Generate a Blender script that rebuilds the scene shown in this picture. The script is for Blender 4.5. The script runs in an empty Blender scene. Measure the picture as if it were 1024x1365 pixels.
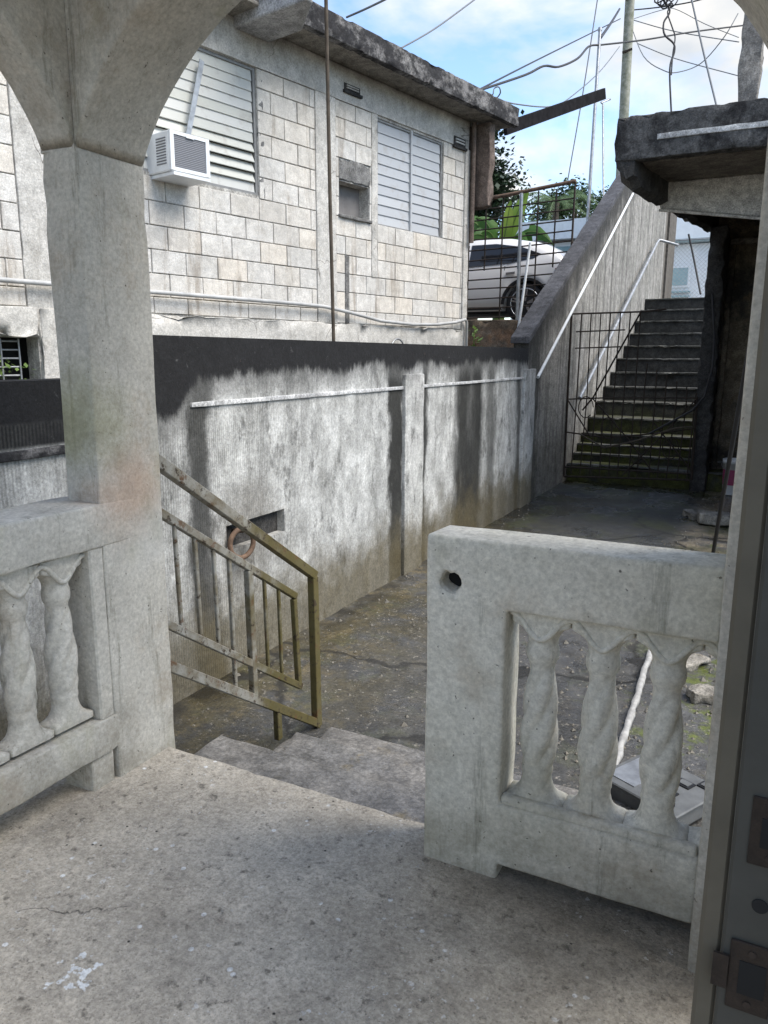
import bpy, bmesh, math, random
from mathutils import Vector, Matrix, noise
R = math.radians
random.seed(7)
scene = bpy.context.scene
COL = scene.collection

# ------------------------------------------------------------------ camera
cam_d = bpy.data.cameras.new('camera'); cam = bpy.data.objects.new('camera', cam_d); COL.objects.link(cam)
cam_d.sensor_fit = 'AUTO'; cam_d.sensor_width = 36.0; cam_d.lens = 36.0 * 1015 / 1365
cam_d.clip_start = 0.05; cam_d.clip_end = 2000
yaw, pitch, roll = R(27.0), R(11.6), R(0.2)
fwd = Vector((-math.sin(yaw) * math.cos(pitch), math.cos(yaw) * math.cos(pitch), -math.sin(pitch)))
rt = Vector((math.cos(yaw), math.sin(yaw), 0)); up = rt.cross(fwd)
rt, up = rt * math.cos(roll) + up * math.sin(roll), up * math.cos(roll) - rt * math.sin(roll)
mw = Matrix((rt, up, -fwd)).transposed().to_4x4(); mw.translation = (0, 0, 1.5)
cam.matrix_world = mw
scene.camera = cam

# ------------------------------------------------------------------ sky and sun (bright broken overcast)
SUN_EL, SUN_AZ = R(58), R(200)
SKY_STRENGTH = 0.08
w = bpy.data.worlds.new('World'); scene.world = w; w.use_nodes = True
nt = w.node_tree; nt.nodes.clear()
def wn(t, **k):
    n = nt.nodes.new(t)
    for a, b in k.items(): setattr(n, a, b)
    return n
sky = wn('ShaderNodeTexSky', sky_type='NISHITA', sun_disc=False, sun_elevation=SUN_EL, sun_rotation=R(150), air_density=1.0, dust_density=0.1, ozone_density=2.6)
tc = wn('ShaderNodeTexCoord'); sp = wn('ShaderNodeSeparateXYZ'); nt.links.new(tc.outputs['Generated'], sp.inputs[0])
def wm(op, a, b=None):
    n = wn('ShaderNodeMath', operation=op)
    for i, x in enumerate((a, b)):
        if x is None: continue
        if isinstance(x, (int, float)): n.inputs[i].default_value = x
        else: nt.links.new(x, n.inputs[i])
    return n.outputs[0]
zz = wm('ADD', wm('MAXIMUM', sp.outputs[2], 0.0), 0.22)
cb = wn('ShaderNodeCombineXYZ')
nt.links.new(wm('DIVIDE', sp.outputs[0], zz), cb.inputs[0]); nt.links.new(wm('DIVIDE', sp.outputs[1], zz), cb.inputs[1]); cb.inputs[2].default_value = 3.4
nz = wn('ShaderNodeTexNoise'); nt.links.new(cb.outputs[0], nz.inputs['Vector'])
nz.inputs['Scale'].default_value = 1.9; nz.inputs['Detail'].default_value = 9; nz.inputs['Roughness'].default_value = 0.52; nz.inputs['Distortion'].default_value = 0.25
rp = wn('ShaderNodeValToRGB'); nt.links.new(nz.outputs['Fac'], rp.inputs[0])
rp.color_ramp.elements[0].position = 0.445; rp.color_ramp.elements[0].color = (0, 0, 0, 1)
rp.color_ramp.elements[1].position = 0.625; rp.color_ramp.elements[1].color = (1, 1, 1, 1)
nz2 = wn('ShaderNodeTexNoise'); nt.links.new(cb.outputs[0], nz2.inputs['Vector']); nz2.inputs['Scale'].default_value = 3.1; nz2.inputs['Detail'].default_value = 6
rp2 = wn('ShaderNodeValToRGB'); nt.links.new(nz2.outputs['Fac'], rp2.inputs[0])
rp2.color_ramp.elements[0].position = 0.3; rp2.color_ramp.elements[0].color = (2.2, 2.4, 2.65, 1)
rp2.color_ramp.elements[1].position = 0.68; rp2.color_ramp.elements[1].color = (3.95, 3.75, 3.45, 1)
mx = wn('ShaderNodeMix', data_type='RGBA'); nt.links.new(rp.outputs[0], mx.inputs[0]); nt.links.new(sky.outputs[0], mx.inputs[6]); nt.links.new(rp2.outputs[0], mx.inputs[7])
bg = wn('ShaderNodeBackground'); nt.links.new(mx.outputs[2], bg.inputs[0]); bg.inputs[1].default_value = SKY_STRENGTH
wo = wn('ShaderNodeOutputWorld'); nt.links.new(bg.outputs[0], wo.inputs[0])
sd = bpy.data.lights.new('sun', 'SUN'); so = bpy.data.objects.new('sun', sd); COL.objects.link(so)
sd.energy = 1.5; sd.angle = R(42); sd.color = (1.0, 0.945, 0.86)
sdir = Vector((0.72, 0.02, 1.0)).normalized()           # direction towards the veiled sun
so.rotation_euler = sdir.to_track_quat('Z', 'Y').to_euler()
SUN_EL = math.asin(sdir.z); sky.sun_elevation = SUN_EL; sky.sun_rotation = math.atan2(sdir.x, sdir.y)
scene.view_settings.view_transform = 'Standard'; scene.view_settings.look = 'None'
scene.view_settings.exposure = 2.0; scene.view_settings.gamma = 1.0

# ------------------------------------------------------------------ node materials
class G:
    def __init__(s, name, rough=0.9, metal=0.0, spec=0.3):
        s.m = bpy.data.materials.new(name); s.m.use_nodes = True; s.nt = s.m.node_tree
        s.b = s.nt.nodes['Principled BSDF']; s.b.inputs['Roughness'].default_value = rough
        s.b.inputs['Metallic'].default_value = metal; s.b.inputs['Specular IOR Level'].default_value = spec
        g = s.n('ShaderNodeNewGeometry'); s.pos = g.outputs['Position']; s.nrm = g.outputs['Normal']
        q = s.n('ShaderNodeSeparateXYZ'); s.nt.links.new(s.pos, q.inputs[0]); s.x, s.y, s.z = q.outputs
        q = s.n('ShaderNodeSeparateXYZ'); s.nt.links.new(s.nrm, q.inputs[0]); s.nx, s.ny, s.nz = q.outputs
    def n(s, t, **k):
        q = s.nt.nodes.new(t)
        for a, b in k.items(): setattr(q, a, b)
        return q
    def put(s, v, sock):
        if isinstance(v, bpy.types.NodeSocket): s.nt.links.new(v, sock)
        elif isinstance(v, (tuple, list)): sock.default_value = tuple(v) + ((1,) if len(v) == 3 and sock.type == 'RGBA' else ())
        else: sock.default_value = v
    def math(s, op, a, b=0.0, clamp=False):
        q = s.n('ShaderNodeMath', operation=op, use_clamp=clamp); s.put(a, q.inputs[0]); s.put(b, q.inputs[1]); return q.outputs[0]
    def mix(s, f, a, b, blend='MIX'):
        q = s.n('ShaderNodeMix', data_type='RGBA', blend_type=blend); s.put(f, q.inputs[0]); s.put(a, q.inputs[6]); s.put(b, q.inputs[7]); return q.outputs[2]
    def vec(s, sc=(1, 1, 1), off=(0, 0, 0), src=None):
        q = s.n('ShaderNodeMapping'); s.put(src or s.pos, q.inputs[0]); q.inputs['Scale'].default_value = sc; q.inputs['Location'].default_value = off; return q.outputs[0]
    def noise(s, scale, detail=5, rough=0.55, vec=None, dist=0.0):
        q = s.n('ShaderNodeTexNoise'); s.put(vec or s.pos, q.inputs['Vector']); q.inputs['Scale'].default_value = scale
        q.inputs['Detail'].default_value = detail; q.inputs['Roughness'].default_value = rough; q.inputs['Distortion'].default_value = dist; return q.outputs['Fac']
    def voro(s, scale, vec=None, feature='F1', out='Distance', rnd=1.0):
        q = s.n('ShaderNodeTexVoronoi', feature=feature); s.put(vec or s.pos, q.inputs['Vector']); q.inputs['Scale'].default_value = scale; q.inputs['Randomness'].default_value = rnd; return q.outputs[out]
    def map(s, v, a, b, c=0.0, d=1.0, smooth=True):
        q = s.n('ShaderNodeMapRange', interpolation_type='SMOOTHSTEP' if smooth else 'LINEAR', clamp=True)
        s.put(v, q.inputs[0])
        for i, t in enumerate((a, b, c, d)): q.inputs[i + 1].default_value = t
        return q.outputs[0]
    def band(s, v, c, hw, soft):                       # 1 inside |v-c|<hw, soft falloff
        return s.map(s.math('ABSOLUTE', s.math('SUBTRACT', v, c)), hw, hw + soft, 1, 0)
    def blob(s, p, r0, r1, wob=0.0):
        q = s.n('ShaderNodeVectorMath', operation='DISTANCE'); s.put(s.pos, q.inputs[0]); q.inputs[1].default_value = p
        d = q.outputs['Value']
        if wob: d = s.math('ADD', d, s.math('MULTIPLY', s.math('SUBTRACT', s.noise(6, 6, 0.7), 0.5), wob))
        return s.map(d, r0, r1, 1, 0)
    def mul(s, *a):
        v = a[0]
        for x in a[1:]: v = s.math('MULTIPLY', v, x)
        return v
    def bump(s, h, strength=0.3, dist=0.01):
        q = s.n('ShaderNodeBump'); s.put(h, q.inputs['Height']); q.inputs['Strength'].default_value = strength; q.inputs['Distance'].default_value = dist
        prev = s.b.inputs['Normal'].links
        if prev: s.nt.links.new(prev[0].from_socket, q.inputs['Normal'])
        s.nt.links.new(q.outputs[0], s.b.inputs['Normal'])
    def col(s, c): s.put(c, s.b.inputs['Base Color'])
    def rough(s, c): s.put(c, s.b.inputs['Roughness'])
    def rand(s): return s.n('ShaderNodeObjectInfo').outputs['Random']

def concrete(name, c1, c2, dirt=(0.10, 0.09, 0.07), dirt_amt=0.5, streak=0.0, dark=(0.03, 0.03, 0.028), rough=0.9, bump=0.35, fine=70, extra=None, spec=0.25, grime=1.0, grain=None):
    g = G(name, rough, spec=spec)
    c = g.mix(g.map(g.noise(1.7, 6, 0.6), 0.3, 0.7), c1, c2)
    c = g.mix(g.mul(g.map(g.noise(5.5, 8, 0.72, g.vec((1, 1, 1), (3, 7, 1))), 0.5, 0.74), dirt_amt), c, dirt)
    if streak:
        sn = g.noise(1.0, 6, 0.65, g.vec((9, 9, 0.55)))
        c = g.mix(g.mul(g.map(sn, 0.5, 0.72), streak), c, dark)
    c = g.mix(g.map(g.noise(fine, 3, 0.7), 0.25, 0.8, 0.0, 0.35), c, tuple(x * 0.55 for x in dirt), 'MIX')
    pits = g.map(g.voro(38, g.vec((1, 1, 1), (0.3, 0.1, 0.7))), 0.05, 0.12, 1, 0)
    pits = g.mul(pits, g.map(g.noise(4, 2), 0.55, 0.62))
    c = g.mix(g.mul(pits, 0.6), c, tuple(x * 0.4 for x in dirt))
    if extra: c = extra(g, c)
    gm1 = g.map(g.noise(10, 10, 0.78, g.vec((1, 1, 1), (2.2, 0.4, 6))), 0.36, 0.64, 1 - 0.42 * grime, 1 + 0.14 * grime)
    gm2 = g.map(g.noise(fine * 0.9, 4, 0.8, g.vec((1, 1, 1), (0, 3, 1))), 0.32, 0.68, 1 - 0.40 * (grime if grain is None else grain), 1 + 0.26 * (grime if grain is None else grain))
    gv = g.n('ShaderNodeCombineColor'); gg_ = g.mul(gm1, gm2)
    for q_ in range(3): g.put(gg_, gv.inputs[q_])
    c = g.mix(1.0, c, gv.outputs[0], 'MULTIPLY')
    g.col(c)
    g.bump(g.math('SUBTRACT', g.math('ADD', g.noise(14, 8, 0.65), g.mul(g.noise(fine * 1.6, 3, 0.6), 0.25)), g.mul(pits, 0.3)), bump, 0.012)
    return g.m

def plain(name, c, rough=0.6, metal=0.0, var=0.25, scale=9, bump=0.0, spec=0.4, dark=None):
    g = G(name, rough, metal, spec)
    d = dark or tuple(x * (1 - var) for x in c)
    g.col(g.mix(g.map(g.noise(scale, 6, 0.65), 0.3, 0.72), c, d))
    if bump: g.bump(g.noise(scale * 5, 4), bump, 0.004)
    return g.m

# ------------------------------------------------------------------ mesh helpers
ORG = {}
class MB:
    def __init__(s): s.v = []; s.f = []; s.sm = []
    def add(s, v, f, smooth=False):
        o = len(s.v); s.v += [tuple(p) for p in v]; s.f += [tuple(i + o for i in q) for q in f]; s.sm += [smooth] * len(f); return s
    def box(s, x0, x1, y0, y1, z0, z1, mat=None):
        v = [(x, y, z) for z in (z0, z1) for y in (y0, y1) for x in (x0, x1)]
        if mat is not None: v = [mat @ Vector(p) for p in v]
        return s.add(v, [(0, 2, 3, 1), (4, 5, 7, 6), (0, 1, 5, 4), (2, 6, 7, 3), (0, 4, 6, 2), (1, 3, 7, 5)])
    def bar(s, a, b, wd, ht=None, upv=(0, 0, 1)):
        a, b = Vector(a), Vector(b); d = (b - a).normalized(); ht = ht or wd
        u = Vector(upv)
        if abs(d.dot(u)) > 0.99: u = Vector((0, 1, 0))
        sx = d.cross(u).normalized(); uu = sx.cross(d)
        v = []
        for p in (a, b):
            for i, j in ((-1, -1), (1, -1), (1, 1), (-1, 1)): v.append(p + sx * (i * wd / 2) + uu * (j * ht / 2))
        return s.add(v, [(0, 3, 2, 1), (4, 5, 6, 7), (0, 1, 5, 4), (1, 2, 6, 5), (2, 3, 7, 6), (3, 0, 4, 7)])
    def tube(s, pts, r, seg=8, closed=False, caps=True):
        pts = [Vector(p) for p in pts]; n = len(pts); rad = r if isinstance(r, (list, tuple)) else [r] * n
        rings = []; prev = None
        for i, p in enumerate(pts):
            if closed: d = pts[(i + 1) % n] - pts[i - 1]
            else: d = pts[min(i + 1, n - 1)] - pts[max(i - 1, 0)]
            d.normalize()
            if prev is None:
                u = Vector((0, 0, 1)) if abs(d.z) < 0.9 else Vector((0, 1, 0))
                sx = d.cross(u).normalized()
            else:
                sx = (prev - d * prev.dot(d)).normalized()
            prev = sx; uu = sx.cross(d)
            rings.append([p + (sx * math.cos(2 * math.pi * k / seg) + uu * math.sin(2 * math.pi * k / seg)) * rad[i] for k in range(seg)])
        return s.loft(rings, closed, caps)
    def loft(s, rings, closed=False, caps=True, smooth=True):
        n = len(rings); m = len(rings[0]); v = [p for r in rings for p in r]; f = []
        for i in range(n if closed else n - 1):
            j = (i + 1) % n
            for k in range(m):
                l = (k + 1) % m; f.append((i * m + k, i * m + l, j * m + l, j * m + k))
        s.add(v, f, smooth)
        if caps and not closed:
            s.add(rings[0], [tuple(range(m - 1, -1, -1))]); s.add(rings[-1], [tuple(range(m))])
        return s
    def prism(s, poly, axis, a, b):                     # poly in the two other axes
        def mk(p, t):
            q = list(p); q.insert(axis, t); return tuple(q)
        n = len(poly); v = [mk(p, a) for p in poly] + [mk(p, b) for p in poly]
        return s.add(v, [tuple(range(n))[::-1], tuple(range(n, 2 * n))] + [(i, (i + 1) % n, n + (i + 1) % n, n + i) for i in range(n)])
    def gbox(s, x0, x1, y0, y1, z0, z1, cell=0.08, r=0.008, amp=0.003, freq=6.0, chip=0.0):
        dims = ((x0, x1), (y0, y1), (z0, z1)); ax = []
        for a, b in dims:
            rr = min(r, (b - a) * 0.3); n = max(1, int(round((b - a - 2 * rr) / cell)))
            ax.append([a, a + rr * 0.35, a + rr] + [a + rr + (b - a - 2 * rr) * i / n for i in range(1, n)] + [b - rr, b - rr * 0.35, b])
        idx = {}; V = []; F = []
        def vid(i, j, k):
            q = (i, j, k)
            if q not in idx:
                p = Vector((ax[0][i], ax[1][j], ax[2][k]))
                inn = Vector([min(max(p[t], dims[t][0] + r), dims[t][1] - r) if dims[t][1] - dims[t][0] > 2 * r else (dims[t][0] + dims[t][1]) / 2 for t in range(3)])
                d = p - inn
                if d.length > 1e-9 and d.length > r: p = inn + d.normalized() * r
                edge = sum(1 for t in range(3) if min(abs(p[t] - dims[t][0]), abs(p[t] - dims[t][1])) < r * 1.01)
                if amp: p += noise.noise_vector(p * freq) * amp
                if chip and edge >= 2:
                    c = (max(0.0, noise.noise(p * 9.0 + Vector((5, 1, 3))) - 0.2) + 0.6 * max(0.0, noise.noise(p * 31.0) - 0.15)) * chip
                    p += (inn - p).normalized() * c * 2 if (inn - p).length > 1e-6 else Vector()
                idx[q] = len(V); V.append(p)
            return idx[q]
        nx, ny, nz_ = (len(a) - 1 for a in ax)
        for i in range(nx):
            for j in range(ny):
                F.append((vid(i, j, 0), vid(i, j + 1, 0), vid(i + 1, j + 1, 0), vid(i + 1, j, 0)))
                F.append((vid(i, j, nz_), vid(i + 1, j, nz_), vid(i + 1, j + 1, nz_), vid(i, j + 1, nz_)))
        for i in range(nx):
            for k in range(nz_):
                F.append((vid(i, 0, k), vid(i + 1, 0, k), vid(i + 1, 0, k + 1), vid(i, 0, k + 1)))
                F.append((vid(i, ny, k), vid(i, ny, k + 1), vid(i + 1, ny, k + 1), vid(i + 1, ny, k)))
        for j in range(ny):
            for k in range(nz_):
                F.append((vid(0, j, k), vid(0, j, k + 1), vid(0, j + 1, k + 1), vid(0, j + 1, k)))
                F.append((vid(nx, j, k), vid(nx, j + 1, k), vid(nx, j + 1, k + 1), vid(nx, j, k + 1)))
        return s.add(V, F, True)
    def holed(s, u0, u1, z0, z1, holes, fx, depth, uax=1, cell=0.5):
        """slab in the plane axis(1-uax)=fx with rectangular holes (ua,ub,za,zb); thickness depth towards -axis; reveals included"""
        def cut(l):
            o = [l[0]]
            for a, b in zip(l, l[1:]):
                n = max(1, int(round((b - a) / cell))); o += [a + (b - a) * i / n for i in range(1, n)] + [b]
            return o
        us = cut(sorted({u0, u1} | {t for h in holes for t in h[:2]})); zs = cut(sorted({z0, z1} | {t for h in holes for t in h[2:4]}))
        def P(o, u, z): return (o, u, z) if uax == 1 else (u, o, z)
        for i in range(len(us) - 1):
            for k in range(len(zs) - 1):
                cu, cz = (us[i] + us[i + 1]) / 2, (zs[k] + zs[k + 1]) / 2
                if any(h[0] < cu < h[1] and h[2] < cz < h[3] for h in holes): continue
                for o, flip in ((fx, 0), (fx - depth, 1)):
                    q = [P(o, us[i], zs[k]), P(o, us[i + 1], zs[k]), P(o, us[i + 1], zs[k + 1]), P(o, us[i], zs[k + 1])]
                    s.add(q, [(0, 1, 2, 3) if not flip else (3, 2, 1, 0)])
        solid = lambda i, k: 0 <= i < len(us) - 1 and 0 <= k < len(zs) - 1 and not any(h[0] < (us[i] + us[i + 1]) / 2 < h[1] and h[2] < (zs[k] + zs[k + 1]) / 2 < h[3] for h in holes)
        for i in range(len(us) - 1):
            for k in range(len(zs) - 1):
                if not solid(i, k): continue
                for (di, dk, p, q) in ((0, -1, (us[i], zs[k]), (us[i + 1], zs[k])), (0, 1, (us[i], zs[k + 1]), (us[i + 1], zs[k + 1])), (-1, 0, (us[i], zs[k]), (us[i], zs[k + 1])), (1, 0, (us[i + 1], zs[k]), (us[i + 1], zs[k + 1]))):
                    if not solid(i + di, k + dk): s.add([P(fx, *p), P(fx, *q), P(fx - depth, *q), P(fx - depth, *p)], [(0, 1, 2, 3)])
        return s
    def build(s, name, mat, parent=None, local=False, bevel=0.0, bseg=1, merge=False, rough=None, smooth=False):
        me = bpy.data.meshes.new(name)
        o = ORG.get(parent.name, Vector()) if (parent and not local) else Vector()
        me.from_pydata([(p[0] - o.x, p[1] - o.y, p[2] - o.z) for p in s.v], [], s.f)
        me.polygons.foreach_set('use_smooth', s.sm)
        bm = bmesh.new(); bm.from_mesh(me)
        if merge: bmesh.ops.remove_doubles(bm, verts=bm.verts, dist=1e-5)
        if bevel:
            bmesh.ops.recalc_face_normals(bm, faces=bm.faces)
            es = [e for e in bm.edges if len(e.link_faces) == 2 and e.calc_face_angle(0) > 0.5]
            bmesh.ops.bevel(bm, geom=es, offset=bevel, segments=bseg, profile=0.5, affect='EDGES')
        if rough:
            for vtx in bm.verts: vtx.co += noise.noise_vector((vtx.co + o) * rough[1]) * rough[0] + noise.noise_vector((vtx.co + o) * rough[1] * 4) * rough[0] * .25
        if smooth:
            for fc_ in bm.faces: fc_.smooth = True
        bmesh.ops.recalc_face_normals(bm, faces=bm.faces)
        bm.to_mesh(me); bm.free()
        me.materials.append(mat)
        ob = bpy.data.objects.new(name, me); COL.objects.link(ob)
        if parent: ob.parent = parent
        ORG[ob.name] = o.copy()
        return ob
def tag(o, label=None, cat=None, group=None, kind=None):
    for k, v in (('label', label), ('category', cat), ('group', group), ('kind', kind)):
        if v: o[k] = v
    return o
def thing(name, label, cat, loc=(0, 0, 0), rotz=0.0, group=None):
    o = bpy.data.objects.new(name, None); COL.objects.link(o); o.location = loc; o.rotation_euler = (0, 0, rotz); o.empty_display_size = 0.1
    ORG[o.name] = Vector(loc); return tag(o, label, cat, group)
def copy_part(src, parent, off):
    c = src.copy(); COL.objects.link(c); c.parent = parent; c.location = Vector(src.location) + Vector(off); return c

# ------------------------------------------------------------------ materials
# porch plaster, off-white and dirty
def ex_porch(g, c):
    c = g.mix(g.mul(g.map(g.noise(2.3, 6, 0.7, g.vec((1, 1, 1), (9, 2, 4))), 0.52, 0.68), 0.35), c, (0.40, 0.30, 0.20))
    c = g.mix(g.mul(g.map(g.z, 0.0, 0.5, 0.55, 0.0), g.map(g.noise(3.5, 7, 0.7), 0.35, 0.65)), c, (0.17, 0.14, 0.09))
    c = g.mix(g.mul(g.map(g.noise(2.0, 5, 0.6, g.vec((1.5, 1.5, 0.7), (4, 4, 4))), 0.54, 0.68), 0.38), c, (0.26, 0.245, 0.13))
    c = g.mix(g.mul(g.map(g.noise(1.0, 7, 0.75, g.vec((14, 14, 1.2), (2, 0, 0))), 0.55, 0.70), 0.55), c, (0.13, 0.125, 0.09))
    c = g.mix(g.mul(g.map(g.noise(60, 2, 0.5), 0.72, 0.76), 0.8), c, (0.06, 0.05, 0.04))
    c = g.mix(g.mul(g.blob((-1.985, 1.93, 1.02), 0.04, 0.22, 0.25), 0.55), c, (0.46, 0.29, 0.19))
    c = g.mix(g.mul(g.blob((-2.09, 1.80, 1.28), 0.03, 0.26, 0.2), 0.6), c, (0.22, 0.21, 0.07))
    c = g.mix(g.mul(g.blob((-1.985, 2.05, 0.85), 0.04, 0.2, 0.2), 0.4), c, (0.60, 0.59, 0.56))
    return c
M_porch = concrete('porch_plaster', (0.66, 0.625, 0.55), (0.57, 0.535, 0.465), (0.20, 0.175, 0.13), 0.3, extra=ex_porch, bump=0.35, grime=0.28)
def ex_bal(g, c):
    c = ex_porch(g, c)
    c = g.mix(g.mul(g.map(g.noise(1.6, 5, 0.6), 0.48, 0.66), 0.22), c, (0.30, 0.285, 0.19))
    return c
M_bal = concrete('balustrade_paint', (0.82, 0.78, 0.68), (0.74, 0.70, 0.59), (0.20, 0.18, 0.13), 0.3, extra=ex_bal, bump=0.3, grime=0.25)
def ex_floor(g, c):
    c = g.mix(g.map(g.noise(1.3, 5, 0.6, g.vec((1, 1, 1), (2, 2, 0))), 0.45, 0.68, 0, 0.55), c, (0.26, 0.225, 0.175))
    c = g.mix(g.map(g.noise(16, 9, 0.8), 0.56, 0.66, 0, 0.6), c, (0.17, 0.145, 0.115))
    fk = g.mul(g.map(g.voro(16, None), 0.10, 0.14, 1, 0), g.map(g.noise(5, 3), 0.52, 0.56))
    c = g.mix(fk, c, (0.74, 0.73, 0.70))
    dk = g.mul(g.map(g.voro(23, g.vec((1, 1, 1), (.3, .7, 0))), 0.07, 0.11, 1, 0), g.map(g.noise(6, 3, 0.5, g.vec((1, 1, 1), (3, 3, 0))), 0.54, 0.58))
    c = g.mix(dk, c, (0.05, 0.045, 0.038))
    c = g.mix(g.map(g.noise(24, 5, 0.7), 0.56, 0.68, 0, 0.7), c, (0.10, 0.088, 0.07))
    c = g.mix(g.map(g.noise(150, 3, 0.7), 0.58, 0.72, 0, 0.75), c, (0.07, 0.06, 0.05))
    c = g.mix(g.map(g.noise(110, 3, 0.7, g.vec((1, 1, 1), (3, 5, 0))), 0.6, 0.72, 0, 0.7), c, (0.52, 0.48, 0.42))
    # wet dirt plus painted-in contact shade along the right balustrade
    c = g.mix(g.mul(g.map(g.math('ADD', g.y, g.mul(g.math('SUBTRACT', g.noise(3, 5), 0.5), 0.6)), 1.45, 1.95), g.map(g.x, -0.95, -0.55), 0.6), c, (0.085, 0.075, 0.06))
    # cracks
    wq = g.n('ShaderNodeTexNoise'); wq.inputs['Scale'].default_value = 3.0; wq.inputs['Detail'].default_value = 8; g.put(g.pos, wq.inputs['Vector'])
    cr = g.voro(1.6, g.mix(0.3, g.pos, wq.outputs['Color']), 'DISTANCE_TO_EDGE')
    cr = g.mul(g.map(cr, 0.0, 0.004, 1, 0), g.map(g.noise(2.6, 3), 0.56, 0.64))
    c = g.mix(g.mul(cr, 0.85), c, (0.05, 0.045, 0.04))
    # dropped white paint
    sp_ = g.map(g.noise(42, 3, 0.6), 0.63, 0.66)
    c = g.mix(g.mul(sp_, 0.6, g.map(g.noise(2.6, 2), 0.46, 0.58)), c, (0.70, 0.69, 0.66))
    pt = g.mul(g.blob((-1.41, 1.09, 0), 0.0, 0.16, 0.10), 1.0)
    pt = g.math('MULTIPLY', g.map(g.math('ADD', pt, g.mul(g.math('SUBTRACT', g.noise(30, 4, 0.6), 0.5), 3.2)), 0.85, 0.98), g.map(pt, 0.05, 0.3))
    c = g.mix(pt, c, (0.72, 0.72, 0.70))
    g.bump(cr, -0.8, 0.01)
    return c
M_floor = concrete('porch_floor_concrete', (0.64, 0.575, 0.475), (0.52, 0.465, 0.38), (0.22, 0.19, 0.145), 0.35, extra=ex_floor, bump=0.7, grime=0.4, grain=0.65, fine=85, rough=0.82, spec=0.3)
def ex_steps(g, c):
    wet = g.map(g.noise(2.2, 5, 0.6, g.vec((1, 1, 1), (1, 1, 9))), 0.42, 0.6)
    c = g.mix(g.mul(wet, 0.7), c, (0.15, 0.147, 0.145))
    c = g.mix(g.mul(g.map(g.noise(4, 6, 0.7), 0.55, 0.66), 0.7), c, (0.20, 0.16, 0.09))
    g.rough(g.map(wet, 0, 1, 0.55, 0.22)); return c
M_steps = concrete('step_concrete', (0.32, 0.30, 0.27), (0.23, 0.215, 0.195), (0.10, 0.09, 0.07), 0.4, extra=ex_steps, bump=0.25, spec=0.45)
def ex_yard(g, c):
    n1 = g.noise(1.1, 7, 0.65, dist=0.3)
    moss = g.mul(g.map(g.math('ADD', g.mul(g.x, -0.16), g.mul(g.y, -0.05)), -0.02, 0.3), 1.0)
    c = g.mix(g.mul(g.map(g.noise(2.4, 8, 0.72), 0.36, 0.58), g.map(g.math('ADD', g.x, g.mul(g.y, 0.06)), -2.5, -0.9, 0.85, 0.1)), c, (0.085, 0.070, 0.034))
    c = g.mix(g.mul(g.map(g.noise(6.5, 8, 0.75, g.vec((1, 1, 1), (5, 5, 2))), 0.5, 0.62), g.map(g.math('ADD', g.x, g.mul(g.y, 0.05)), -2.6, -1.5, 0.6, 0.1)), c, (0.18, 0.14, 0.07))
    c = g.mix(g.mul(g.map(g.noise(3.1, 7, 0.7, g.vec((1, 1, 1), (2, 8, 0))), 0.53, 0.63), g.map(g.x, -0.75, -0.35, 0.15, 1.0)), c, (0.10, 0.12, 0.022))
    c = g.mix(g.mul(g.map(g.noise(34, 5, 0.75), 0.57, 0.68), 0.8), c, (0.34, 0.31, 0.26))
    c = g.mix(g.mul(g.map(g.noise(48, 5, 0.75, g.vec((1, 1, 1), (7, 1, 0))), 0.54, 0.66), 0.85), c, (0.025, 0.022, 0.018))
    # pale dirt strip before the right-hand house, darker wet slab by the stairs
    c = g.mix(g.mul(g.map(g.x, -0.95, -0.6), g.map(g.y, 6.5, 8.5), g.map(g.noise(3, 6, 0.7), 0.38, 0.6)), c, (0.23, 0.19, 0.13))
    c = g.mix(g.mul(g.map(g.y, 7.0, 9.5), g.map(g.x, -0.7, -1.0), 0.8), c, (0.035, 0.034, 0.026))
    c = g.mix(g.mul(g.map(g.y, 6.5, 9.0), g.map(g.noise(1.9, 7, 0.7, g.vec((1, .7, 1), (4, 0, 0))), 0.48, 0.62), 0.7), c, (0.06, 0.065, 0.02))
    c = g.mix(g.mul(g.band(g.x, -2.85, 0.06, 0.22), g.map(g.noise(4, 5), 0.35, 0.6)), c, (0.03, 0.026, 0.018))
    wet = g.map(g.noise(1.3, 5, 0.6, g.vec((1, 0.7, 1), (0, 3, 3))), 0.44, 0.58)
    g.rough(g.map(wet, 0, 1, 0.65, 0.16))
    wq = g.n('ShaderNodeTexNoise'); wq.inputs['Scale'].default_value = 1.6; wq.inputs['Detail'].default_value = 6; g.put(g.pos, wq.inputs['Vector'])
    cr = g.voro(0.55, g.mix(0.45, g.vec((1, 1, 0), (0.3, 0.9, 0)), wq.outputs['Color']), 'DISTANCE_TO_EDGE'); cr = g.math('SUBTRACT', cr, g.mul(g.noise(9, 4), 0.02))
    cr = g.map(cr, -0.008, 0.002, 1, 0); c = g.mix(g.mul(cr, 0.85), c, (0.02, 0.018, 0.014)); g.bump(cr, -0.6, 0.01)
    return c
M_yard = concrete('yard_concrete', (0.105, 0.106, 0.108), (0.065, 0.065, 0.064), (0.04, 0.036, 0.028), 0.5, extra=ex_yard, bump=0.9, spec=0.5, grime=0.7)

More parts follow.
